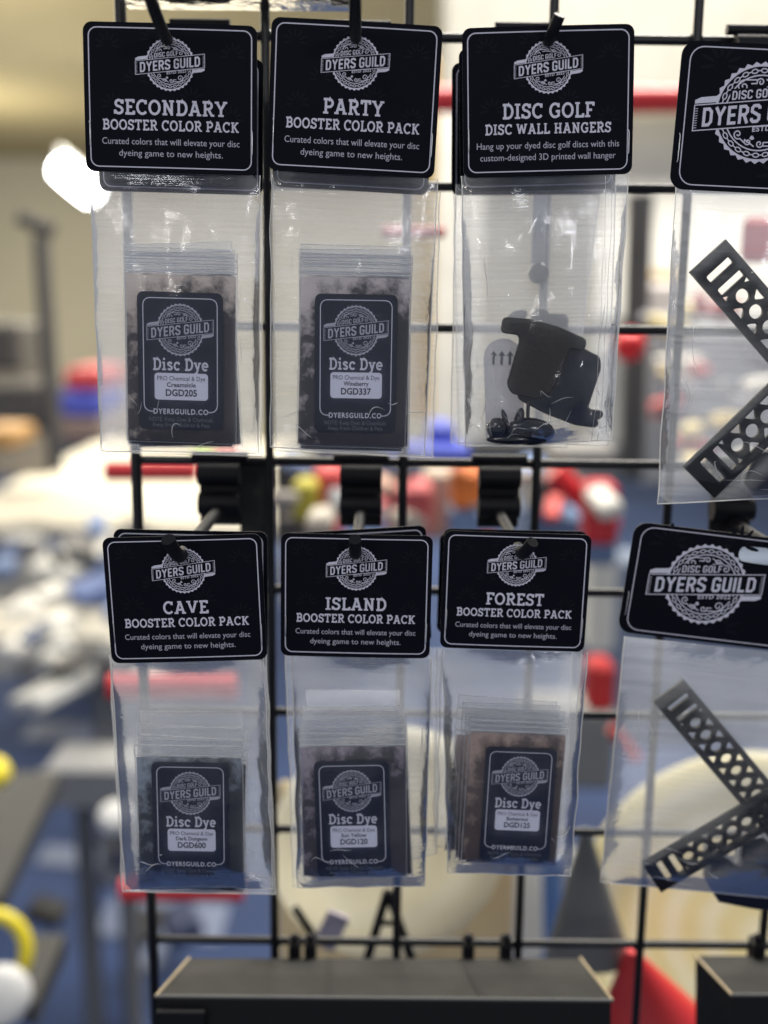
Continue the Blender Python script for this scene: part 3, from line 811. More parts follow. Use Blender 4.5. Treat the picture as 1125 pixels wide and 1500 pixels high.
# --- DISC GOLF wall hanger pack
Yh = .503
r0, W, H = pack([(678, 40), (929, 35), (921, 254), (672, 262)], Yh, 'clear bag of loose black hanger pieces under a header card, third on top',
                'DISC GOLF', 'DISC WALL HANGERS', ('Hang up your dyed disc golf discs with this', 'custom-designed 3D printed wall hanger'), tw=138, sw=190, lw=(215, 205))
bag(r0, W, [(676, 258), (921, 252), (896, 645), (682, 655)], Yh+.001, .009, .011, 21, wr=1.9, seams=(0, .86, .90), crease_glints=26)
for i, (rq, bq) in enumerate((([(672, 70), (905, 66), (895, 275), (668, 283)], [(668, 270), (902, 268), (890, 652), (660, 648)]),
                              ([(662, 92), (895, 90), (887, 285), (660, 286)], [(664, 280), (880, 280), (830, 655), (672, 652)]))):
    rr, RW, RH = pack(rq, Yh+.028+.022*i, f'{["second", "third"][i]} pack from the front on the hanger pieces peg, mostly hidden', simple=True, group='packs queued behind the front ones')
    bag(rr, RW, bq, Yh+.029+.022*i, .004, .006, 31+i, nu=14, nv=20)
# small zip bag upper edges inside
HB = mat('hanger_black', (.010, .007, .006), .38, .3, bump=.25, bscale=420)
HN = mat('hanger_navy_black', (.003, .005, .016), .34, .3, bump=.2, bscale=420)
def cutout(name, label, cat, pix, Y, thick, m_, bevel=.0006, group=None):
    pts = [P(x, y, Y) for x, y in pix]
    cx = sum(p.x for p in pts)/len(pts); cz = sum(p.z for p in pts)/len(pts)
    me = plate_mesh(name, [(p.x-cx, p.z-cz) for p in pts], [], thick, m_, bevel)
    o = link(name, me, None, (cx, Y, cz)); return tag(o, label, cat, group)
def smooth(pix, r_=3.0, it=2):
    for k in range(it):
        out = []; n = len(pix)
        for i in range(n):
            a = pix[i]; b = pix[(i+1) % n]; L = math.hypot(b[0]-a[0], b[1]-a[1]); t = min(.3, (r_/(k+1))/max(L, 1e-6))
            out += [(a[0]*(1-t)+b[0]*t, a[1]*(1-t)+b[1]*t), (a[0]*t+b[0]*(1-t), a[1]*t+b[1]*(1-t))]
        pix = out
    return pix
cutout('hanger_bracket', 'dark brownish black bracket with flat top bar, upper piece in the third bag', 'hanger piece',
       smooth([(738, 466), (776, 469), (817, 480), (857, 498), (854, 512), (834, 508), (822, 540), (806, 572), (788, 583), (750, 575), (744, 562), (763, 498), (760, 489), (735, 486)]), Yh+.001, .0045, HB, .0006)
cutout('hanger_bracket', 'navy black curved bracket with forked foot, lower right piece in the third bag', 'hanger piece',
       smooth([(818, 508), (850, 510), (876, 524), (877, 540), (866, 572), (858, 598), (866, 602), (881, 603), (879, 611), (868, 613), (874, 617), (872, 624), (842, 620), (800, 604), (762, 584), (760, 578), (795, 575), (812, 548)]), Yh+.006, .005, HN, .0008)
t = thing('suction_clip', 'glossy black oval clip with pointed fins lying at the bottom of the third bag', 'hanger piece', P(762, 632, Yh+.001))
GL = mat('glossy_black', (.006, .007, .012), .16, .6)
def local_ellipsoid(nm, cx, cz, rx, ry, rz, m_, par, rot=0, dy=0):
    mb = MB(); n1, n2 = 20, 12; vs = []
    for j in range(n2+1):
        th = math.pi*j/n2
        for i in range(n1):
            a = 2*math.pi*i/n1; x = rx*math.sin(th)*math.cos(a); z = rz*math.cos(th); y = ry*math.sin(th)*math.sin(a)
            vs.append((cx+x*math.cos(rot)-z*math.sin(rot), dy+y, cz+x*math.sin(rot)+z*math.cos(rot)))
    mb.add(vs, [(j*n1+i, j*n1+(i+1) % n1, (j+1)*n1+(i+1) % n1, (j+1)*n1+i) for j in range(n2) for i in range(n1)], 0, True)
    return mb.build(nm, m_, par)
px = .468/FPX
local_ellipsoid('cup', 15*px, 0, 40*px, .004, 22*px, GL, t, -.04)
local_ellipsoid('ball', -37*px, 5*px, 17*px, .0045, 17*px, GL, t)
local_ellipsoid('fin', -23*px, 16*px, 5*px, .003, 20*px, GL, t, .35)
local_ellipsoid('fin', -3*px, 17*px, 8*px, .003, 21*px, GL, t, -.2)
local_ellipsoid('rim', -10*px, -12*px, 44*px, .004, 9*px, GL, t, .02)
mb = MB(); mb.tube([(12*px, .002, 15*px), (12*px, .002, 48*px)], .0009, 8); mb.build('stem', GL, t)
TAGM = poly_mat('clear_tag_plastic', .52, tint=(.62, .62, .74), streak=False, diff=.5)
o = cutout('clear_tag', 'round topped translucent strip with three small arrows behind the brackets', 'plastic strip',
       [(709+28+28*math.cos(R(a)), 524-28*math.sin(R(a))) for a in range(0, 181, 15)]+[(712, 640), (768, 645)], Yh+.009, .0006, TAGM, .0001)
mb = MB()
for k in (-1, 0, 1):
    cx = k*13*px-3*px; cz = 3*px
    mb.ribbon([(cx, cz-12*px), (cx, cz+3*px)], 4*px, d=-.0008)
    mb.poly([(cx-5.5*px, cz+2*px), (cx+5.5*px, cz+2*px), (cx, cz+10*px)], d=-.00083)
mb.build('arrow_mark', mat('arrow_grey', (.08, .08, .11), .6), o)
local = thing('hanger_ball', 'dark ball on a grey strip seen through the milky back bags of the hanger stack', 'hanger piece', P(789, 400, Yh+.058))
local_ellipsoid('ball', 0, 0, .0055, .0055, .0055, GL, local)
mb = MB(); mb.rbox(-.0035, .0035, .004, .006, -.004, .040, .0005); mb.build('strip', mat('strip_grey', (.16, .17, .20), .5), local)
local = thing('hanger_clip', 'blurred dark clip with rounded lobes showing above the brackets through the bags', 'hanger piece', P(788, 462, Yh+.056))
local_ellipsoid('lobe', -.011, -.001, .006, .003, .0035, GL, local, .5)
local_ellipsoid('lobe', .001, 0, .005, .003, .004, GL, local)
mb = MB(); mb.rbox(.000, .016, -.002, .003, -.010, .001, .002); mb.build('clip_block', GL, local)

# ------------------------------------------------------------------ wide logo packs at the right with crossed hangers
def wide_pack(corner_tl, dirx, W, H, roll, Y, label, hole_v, emb_c, emb_r, emb_rz, bagq, seed, front=.006, back=.01):
    TLp = P(*corner_tl, Y); ex = Vector((math.cos(roll), 0, -math.sin(roll))); ez = Vector((math.sin(roll), 0, math.cos(roll)))
    org = TLp+ex*(W/2)-ez*(hole_v*H)
    root = thing('hanging_pack', label, 'retail pack')
    root.matrix_basis = Matrix.Translation((org.x, Y, org.z)) @ Matrix.Rotation(roll, 4, 'Y')
    card, bend, Z, s, d = header(root, W, H, hole_v, 'logo', wide=True, curve=.0006)
    fa = rosettes(W, H); fa.v = [(v[0], v[1]+d+.00004, v[2]+hole_v*H) for v in fa.v]; bend(fa); fa.build('faint_pattern', INKFAINT, card)
    c_ = root.matrix_basis.inverted() @ P(*emb_c, Y)
    emblem('printed_emblem', card, c_.x, c_.z, emb_r, emb_rz, d-.00004, CARD, bend)
    staple(root, -W/2+.0022, hole_v*H-.62*H, .0125)
    bag(root, W, bagq, Y+.001, front, back, seed, wr=1.3, crease_glints=14)
    return root
pxm = 1545/.4735
wide_pack((1001, 58), None, .128, .0638, R(2.2), .50, 'wide black card pack with a large emblem at the upper right corner', .20, (1113, 166), 70/pxm, 71.5/pxm,
          [(990, 268), (1370, 285), (1350, 720), (963, 738)], 41)
pxl = 1545/.53
wide_pack((931, 764), None, .134, .0575, R(6.3), .515, 'wide black card pack with a large emblem at the lower right, tilted clockwise', .17, (1033, 856), 61/pxl, 61/pxl,
          [(915, 932), (1300, 972), (1290, 1330), (880, 1292)], 42)

ARM = mat('hanger_print_black', (.006, .006, .009), .5, .18, bump=.2, bscale=500)
def arm_mesh(L, Wd, th=.0035):
    """perforated flat arm along x, from -L/2 to L/2: two slots at each end, a honeycomb of holes between"""
    holes = []
    s_ = Wd/68
    for e in (-1, 1):
        for k in (0, 1):
            x = e*(L/2-(27+26*k)*s_)
            holes.append(rrect(x-6.5*s_, -23*s_, x+6.5*s_, 23*s_, 3*s_, 2))
    x0 = -(L/2-80*s_); n = int((L-160*s_)/(30*s_)); st = (L-160*s_)/n
    for k in range(n+1):
        x = x0+k*st
        holes.append(circle(x, 0, 11.5*s_, 18))
        if k < n:
            for sg in (1, -1):
                xm = x+st/2
                tri = [(xm-11*s_, sg*24*s_), (xm+11*s_, sg*24*s_), (xm+9*s_, sg*19*s_), (xm+1.8*s_, sg*10*s_), (xm-1.8*s_, sg*10*s_), (xm-9*s_, sg*19*s_)]
                holes.append(tri if sg > 0 else tri[::-1])
    for sg in (1, -1):
        for e in (-1, 1):
            x = e*(L/2-66*s_); holes.append([(x-e*-6*s_, sg*24*s_), (x+e*6*s_*-1, sg*24*s_), (x, sg*13*s_)])
    return plate_mesh('arm', [(-L/2, -Wd/2), (L/2, -Wd/2), (L/2, Wd/2), (-L/2, Wd/2)], holes, th, ARM, .0002)
def cross_hanger(center, Y, e1, e2, Wd, label, twist):
    c_ = P(*center, Y)
    t = thing('crossed_hanger', label, 'disc hanger', c_)
    for k, e in enumerate((e1, e2)):
        v = P(*e, Y)-c_; L = v.length*2; a = math.atan2(v.z, v.x)
        o = link('arm', arm_mesh(L, Wd), t, (0, -.0035*(.5 if k else -.5), 0), (0, -a, 0))
    b = MB(); b.tube([(0, -.005, 0), (0, .005, 0)], .0042, 16); b.build('pivot', ARM, t)
    return t
cross_hanger((1186, 546), .502, (1038, 375), (1022, 705), .0212, 'black perforated cross of two arms in the upper right bag', 0)
cross_hanger((1124, 1182), .517, (981, 1014), (953, 1282), .0192, 'black perforated cross of two arms in the lower right bag', 0)
def block(label, quadpx, Y, dep, cat='hanger piece'):
    return cutout('notched_block', label, cat, quadpx, Y, dep, HN, .0008)
block('black notched foot piece under the cross in the lower right bag', [(1037, 1235), (1062, 1252), (1072, 1262), (1082, 1262), (1086, 1226), (1112, 1222), (1128, 1236), (1180, 1240), (1180, 1330), (1100, 1322), (1050, 1312), (1036, 1290)], .53, .012)
block('black notched foot piece under the cross in the upper right bag', [(1105, 668), (1140, 655), (1190, 655), (1190, 712), (1100, 722), (1090, 705)], .51, .010)

# ------------------------------------------------------------------ shiny case above, plate, boxes below
Yk = .57
t = thing('clear_case', 'long clear plastic case with a shiny edge behind the tops of the first two cards', 'plastic case', P(350, 0, Yk))
inv = Vector(t.location)
a = P(182, 22, Yk)-inv; b = P(512, 22, Yk)-inv
mb = MB(); mb.rbox(a.x, b.x, -.003, .02, .012, .050, .002); mb.build('case_insert', mat('case_blue_grey', (.10, .11, .16), .4), t)
CL = poly_mat('clear_plastic', .62, tint=(1, 1, 1), streak=False, diff=.4, gl=1.0)
mb = MB(); mb.rbox(a.x-.004, b.x+.004, -.006, .022, .0, .052, .0025); mb.build('case_shell', CL, t)
mb = MB(); mb.tube([(a.x-.003, -.006, .004), (b.x+.003, -.006, .0045)], .0035, 12); mb.build('case_rim', mat('white_highlight_rim', (.92, .93, .96), .12, .7), t)  # near-white tube, bright highlight of the plastic edge put into its colour

BX = mat('grey_box_board', (.036, .035, .033), .75, .15, var=.12, vscale=40, bump=.1)
BK = mat('black_box_board', (.006, .006, .007), .6, .2, bump=.15, bscale=300)
TAN = mat('raw_board_edge', (.40, .32, .20), .8)
def lidbox(label, topq, Yb, Yf, hgt):
    # top quad: back-left, back-right on plane Yb; front-left, front-right on plane Yf (pixels)
    bl, br = P(*topq[0], Yb), P(*topq[1], Yb); fr, fl_ = P(*topq[2], Yf), P(*topq[3], Yf)
    c_ = (bl+br+fr+fl_)/4
    t = thing('cardboard_box', label, 'box', c_)
    pts = [p-c_ for p in (bl, br, fr, fl_)]
    nrm = (pts[1]-pts[0]).cross(pts[3]-pts[0]).normalized()
    if nrm.z < 0: nrm = -nrm
    dn = -nrm*hgt
    mb = MB(); e = nrm*.0012
    mb.add([p for p in pts]+[p-e for p in pts], [(0, 1, 2, 3), (4, 5, 6, 7), (0, 1, 5, 4), (1, 2, 6, 5), (2, 3, 7, 6), (3, 0, 4, 7)])
    ob = mb.build('lid', BX, t)
    mb = MB(); q = [p*.994-e*1.05 for p in pts]
    mb.add(q+[p+dn for p in q], [(0, 1, 5, 4), (1, 2, 6, 5), (2, 3, 7, 6), (3, 0, 4, 7), (4, 5, 6, 7)]); mb.build('body', BK, t)
    mb = MB(); mb.tube([pts[0]+e*.2, pts[3]+e*.2], .0009, 6); mb.build('board_edge', TAN, t)
    mb = MB(); mb.tube([pts[1]+e*.2, pts[2]+e*.2], .0009, 6); mb.build('board_edge', TAN, t)
    mb = MB(); mb.tube([pts[3]+e*.3, pts[2]+e*.3], .0008, 6); mb.build('front_fold', mat('worn_fold', (.12, .12, .115), .6), t)
    for u in (.36, .70):
        mb = MB(); A_ = pts[0]*(1-u)+pts[1]*u; B2 = pts[3]*(1-u-.02)+pts[2]*(u+.02)
        w2 = Vector((.0022, 0, 0)); mb.add([A_-w2+e*.25, A_+w2+e*.25, B2+w2+e*.25, B2-w2+e*.25], [(0, 1, 2, 3)]); mb.build('crease', mat('crease_dark', (.030, .029, .028), .75, .15), t)
    return t, pts, nrm
lb, pts, nrm = lidbox('long grey topped cardboard box at the bottom edge of the photo', [(277, 1404), (850, 1404), (897, 1466), (228, 1460)], .585, .535, .07)
mb = MB(); a = P(228, 1483, .528)-Vector(lb.location); b = P(300, 1486, .528)-Vector(lb.location)
mb.rbox(a.x, b.x, a.y, a.y+.004, a.z-.03, a.z, .0006); mb.build('side_tab', BK, lb)
lidbox('dark cardboard box cut off at the bottom right corner', [(1018, 1400), (1330, 1400), (1400, 1458), (1072, 1458)], .59, .54, .07)

def clip(x, label, h=16):
    p = P(x, 1383, GY-.004); t = thing('wire_clip', label, 'clip', p, group='clips on the bottom wire')
    mb = MB(); mb.rbox(-.0035, .0035, -.006, .006, -.018, .003, .001); mb.build('clip_body', PLASTIC, t)
    local_ellipsoid('knob', 0, .0055, .003, .003, .003, PLASTIC, t, dy=-.002)
for x, lb_ in ((432, 'small black clip on the bottom wire beside the second upright'), (455, 'small black clip on the bottom wire left of the easel legs'), (686, 'small black clip on the bottom wire right of the easel legs'),
            (741, 'small black clip on the bottom wire by the upright under the third packet'), (1108, 'small black clip on the bottom wire at the right edge')):
    clip(x, lb_)

# ------------------------------------------------------------------ flying discs and things just behind the grid
def disc_mat(name, c1, c2, scale=9, tr=.45):
    m = bpy.data.materials.new(name); m.use_nodes = True; nt = m.node_tree; N = nt.nodes; K = nt.links
    b = N['Principled BSDF']; b.inputs['Roughness'].default_value = .32
    tc = N.new('ShaderNodeTexCoord'); wv = N.new('ShaderNodeTexWave'); wv.wave_type = 'RINGS'; wv.rings_direction = 'SPHERICAL'
    wv.inputs['Scale'].default_value = scale; wv.inputs['Distortion'].default_value = 1.6; wv.inputs['Detail Scale'].default_value = 2
    K.new(tc.outputs['Object'], wv.inputs[0])
    r = N.new('ShaderNodeValToRGB'); r.color_ramp.elements[0].color = (*c1, 1); r.color_ramp.elements[1].color = (*c2, 1)
    K.new(wv.outputs['Fac'], r.inputs[0]); K.new(r.outputs[0], b.inputs['Base Color'])
    t = N.new('ShaderNodeBsdfTranslucent'); K.new(r.outputs[0], t.inputs['Color'])
    mx = N.new('ShaderNodeMixShader'); mx.inputs[0].default_value = tr
    K.new(b.outputs[0], mx.inputs[1]); K.new(t.outputs[0], mx.inputs[2]); K.new(mx.outputs[0], N['Material Output'].inputs['Surface'])
    return m
def flying_disc(label, center, Y, rpx, m_, rot=(0, 0, 0), group=None):
    c_ = P(*center, Y); rad = rpx/FPX*(c_-CAM).dot(fw)
    prof = [(.001, -.014), (.3*rad, -.0138), (.62*rad, -.012), (.78*rad, -.010), (.90*rad, -.006), (.975*rad, 0), (rad, .006), (.985*rad, .011), (.9*rad, .012), (.88*rad, .006), (.86*rad, -.004), (.6*rad, -.010), (.001, -.012)]
    mb = MB(); mb.revolve(prof, 72)
    o = mb.build('flying_disc', m_, None, loc=c_, rot=rot); return tag(o, label, 'disc', group)
CREAM = disc_mat('cream_disc', (.90, .87, .74), (.95, .93, .82), 8, .6)
CREAM2 = disc_mat('yellow_cream_disc', (.92, .86, .60), (.96, .93, .78), 11, .6)
flying_disc('large cream flying disc with swirled rings behind the lower right bag', (1112, 1362), .80, 262, CREAM2, (R(-8), 0, R(-12)))
flying_disc('pale disc behind the middle packet of the lower row', (575, 1240), .78, 178, CREAM, (R(-5), 0, R(10)))
mb = MB()
def bgbox(name, label, cat, x0, y0, x1, y1, Y, dep, m_, bevel=.01, rot=(0, 0, 0), group=None, kind=None):
    a = P(x0, y0, Y); b = P(x1, y1, Y); c_ = P((x0+x1)/2, (y0+y1)/2, Y)
    hx = abs(b.x-a.x)/2; hz_ = abs(a.z-b.z)/2
    mb = MB(); mb.rbox(-hx, hx, 0, dep, -hz_, hz_, min(bevel, hx*.45, hz_*.45, dep*.45))
    o = mb.build(name, m_, None, loc=c_, rot=rot)
    if kind: o['kind'] = kind; return o
    return tag(o, label, cat, group)
CB = mat('cream_board', (.66, .58, .40), .7, var=.05, vscale=6, trans=.35)
bgbox('cream_board', 'cream coloured board leaning behind the grid below the middle packets', 'board', 408, 1150, 752, 1420, .82, .01, CB, .004)
t = thing('disc_easel', 'small black A shaped easel behind the bottom wire', 'easel', P(570, 1395, .66))
for dx in (-32, 33):
    mb = MB(); mb.tube([P(570+dx, 1405, .66)-Vector(t.location), P(568, 1305, .665)-Vector(t.location)], .0032, 8); mb.build('leg', PLASTIC, t)
mb = MB(); mb.tube([P(548, 1352, .66)-Vector(t.location), P(590, 1352, .66)-Vector(t.location)], .002, 8); mb.build('crossbar', PLASTIC, t)
SL = mat('small_lavender', (.45, .40, .46), .5)
bgbox('paper_scrap', 'crooked lilac paper beside the black easel', 'paper', 468, 1338, 502, 1392, .70, .004, SL, .0008, (0, R(25), 0))
t = thing('sign_post', 'thin dark bar leaning left of the black easel', 'bar', P(445, 1350, .68))
mb = MB(); mb.tube([P(432, 1330, .68)-Vector(t.location), P(462, 1375, .68)-Vector(t.location)], .003, 8); mb.build('bar', PLASTIC, t)

WH = mat('white_disc', (.82, .82, .80), .4, trans=.3); BL = mat('blue_plastic', (.06, .14, .42), .4)
GR = mat('grey_plastic', (.16, .16, .155), .5); RD = mat('red_plastic', (.62, .025, .03), .35); RD2 = mat('dark_red_plastic', (.30, .012, .02), .4)
SKY = mat('sky_blue', (.10, .20, .48), .5)
bgbox('white_sleeve', 'white rounded sleeve standing under the third lower packet', 'sleeve', 757, 1262, 800, 1420, 1.0, .03, WH, .02, (0, R(-4), R(20)))
bgbox('blue_sleeve', 'blue sleeve standing between the white and the grey sleeves', 'sleeve', 786, 1262, 830, 1425, 1.02, .03, SKY, .012, (0, R(-6), R(20)))
bgbox('grey_sleeve', 'pale grey sleeve standing right of the blue sleeve', 'sleeve', 812, 1255, 880, 1415, 1.06, .03, mat('pale_grey', (.45, .45, .43), .5), .012, (0, R(-8), R(10)))
def cone(name, label, cat, tip, base_l, base_r, Y, m_):
    a, b, c_ = P(*tip, Y), P(*base_l, Y), P(*base_r, Y); mid = (b+c_)/2
    mb = MB(); n = 28; rr = (b-c_).length/2
    vs = [mid+Vector((rr*math.cos(2*math.pi*i/n), rr*.7*math.sin(2*math.pi*i/n), 0))-mid for i in range(n)]
    v2 = [(a-mid)+Vector((rr*.1*math.cos(2*math.pi*i/n), rr*.1*math.sin(2*math.pi*i/n), 0)) for i in range(n)]
    mb.add(vs+v2, [(i, (i+1) % n, n+(i+1) % n, n+i) for i in range(n)], 0, True)
    mb.add(vs, [tuple(range(n))]); mb.add(v2, [tuple(range(n))])
    return tag(mb.build(name, m_, None, loc=mid), label, cat)
cone('grey_cone', 'dark grey cone shaped cover standing above the red cone', 'cover', (858, 1215), (800, 1400), (925, 1400), .74, GR)
cone('red_cone', 'red cone at the bottom between the two boxes', 'cone', (925, 1392), (880, 1492), (1040, 1485), .72, RD)
flying_disc('dark red disc tucked behind the red cone at the bottom', (905, 1440), 1.05, 58, RD2, (R(20), 0, R(30)))

# ------------------------------------------------------------------ red rails and merchandise further back
def rail(name, label, a, b, Y, rpx, m_, cat='rail', group=None):
    p, q = P(*a, Y), P(*b, Y); c_ = (p+q)/2; r_ = rpx/FPX*(c_-CAM).dot(fw)
    mb = MB(); mb.tube([p-c_, q-c_], r_, 16); return tag(mb.build(name, m_, None, loc=c_), label, cat, group)
rail('red_rail', 'upper red rail at the left below the first top pack', (155, 690), (288, 690), 1.15, 15, RD)
rail('red_rail', 'middle red rail seen through the bag at the left of the lower row', (160, 1006), (346, 1006), 1.0, 19, RD)
rail('red_rail', 'lowest red rail under the packet at the left of the lower row', (178, 1303), (356, 1303), 1.0, 17, RD)
rail('red_rail', 'high red rail crossing behind the third header card', (560, 146), (1000, 146), 1.5, 19, RD)
rail('red_rod', 'small red rod end left of the third pack', (560, 340), (652, 340), .95, 8, RD, 'rod')
rail('dark_pole', 'blurred dark upright pole between the third and fourth top packs', (938, 285), (925, 700), 1.9, 19, mat('charcoal_pole', (.06, .06, .06), .5), 'pole')
rail('black_stand_pole', 'dark slender pole at the left rising to a forked head', (60, 345), (82, 690), 2.6, 12, mat('soft_dark', (.07, .065, .06), .6), 'pole')
rail('stand_head', 'forked dark head on top of the left pole', (28, 318), (78, 338), 2.6, 11, mats['soft_dark'], 'stand head')
local_r = flying_disc('small red ball like disc on the blurred pole', (922, 508), 1.6, 24, RD, (R(30), 0, 0))

# hall tables with white cloths
CL_W = mat('white_cloth', (.44, .42, .37), .85, bump=.2, bscale=20)
def table(label, x0, x1, ytop_far, ytop_near, z, skirt=.28, m_=CL_W):
    """table whose top lies at height z, its far and near edges seen at those pixel rows"""
    def hit(x, y):
        d = fw+rt*((x-562.5)/FPX)-up*((y-750)/FPX); k = (z-CAM.z)/d.z; return CAM+d*k
    a = hit(x0, ytop_near); b = hit(x1, ytop_near); f = hit(x0, ytop_far)
    Yn, Yf = (a.y+b.y)/2, f.y
    t = thing('cloth_table', label, 'table', ((a.x+b.x)/2, Yn, 0))
    hw = (b.x-a.x)/2
    mb = MB(); mb.rbox(-hw, hw, 0, Yf-Yn, z-.03, z, .01); mb.build('table_top', m_, t)
    mb = MB(); mb.box(-hw-.004, hw+.004, -.006, .002, z-skirt, z-.004); mb.build('cloth_front', m_, t)
    for sx in (-1, 1):
        for yy in (.06, Yf-Yn-.06):
            mb = MB(); mb.tube([(sx*(hw-.06), yy, 0), (sx*(hw-.06), yy, z-.03)], .02, 8); mb.build('leg', GR, t)
    return t
table('long white table far at the left below the first top pack', -120, 400, 640, 770, .75)
table('white table at mid distance left, below the far one', -160, 170, 880, 930, .70, skirt=.10)
table('low white bench across the blue carpet at the left', 60, 215, 1085, 1125, .62, skirt=.08, m_=mat('pale_bench', (.28, .28, .28), .7))
GT = mat('grey_table_top', (.042, .042, .041), .8, var=.08, vscale=5)
# near grey table corner at the left
def hitz(x, y, z):
    d = fw+rt*((x-562.5)/FPX)-up*((y-750)/FPX); return CAM+d*((z-CAM.z)/d.z)
def slabtop(name, label, cat, pix, z, th, m_):
    ps = [hitz(x, y, z) for x, y in pix]; c_ = sum(ps, Vector())/len(ps); n = len(ps)
    mb = MB(); vs = [p-c_ for p in ps]; mb.add(vs+[v-Vector((0, 0, th)) for v in vs], [tuple(range(n)), tuple(range(n, 2*n))[::-1]]+[(i, (i+1) % n, n+(i+1) % n, n+i) for i in range(n)])
    return tag(mb.build(name, m_, None, loc=c_), label, cat)
slabtop('grey_table', 'grey table top corner at the left edge of the photo', 'table', [(-160, 1130), (88, 1130), (2, 1310), (-160, 1420)], .72, .03, GT)
slabtop('grey_board', 'small grey panel lying below the table corner at the left', 'panel', [(40, 1368), (96, 1368), (50, 1470), (20, 1450)], .72, .03, GT)
YL = mat('yellow_plastic', (.75, .62, .02), .4)
c_ = P(-14, 1396, 1.1); mb = MB(); mb.tube([(.040*math.cos(2*math.pi*k/32), 0, .042*math.sin(2*math.pi*k/32)) for k in range(32)], .0085, 10, closed=True)
tag(mb.build('ring', YL, None, loc=c_, rot=(R(-20), 0, R(10))), 'thick yellow ring at the lower left edge of the photo', 'ring')
flying_disc('white disc overlapping the yellow one at the lower left corner', (0, 1460), 1.05, 44, WH, (R(-25), 0, R(10)))
flying_disc('small yellow disc at the left edge above the grey table', (-12, 1130), 1.5, 26, YL, (R(-60), 0, 0))
flying_disc('white round disc on the blue carpet beside the first lower bag', (168, 1195), 1.5, 26, WH, (R(-60), 0, 0))

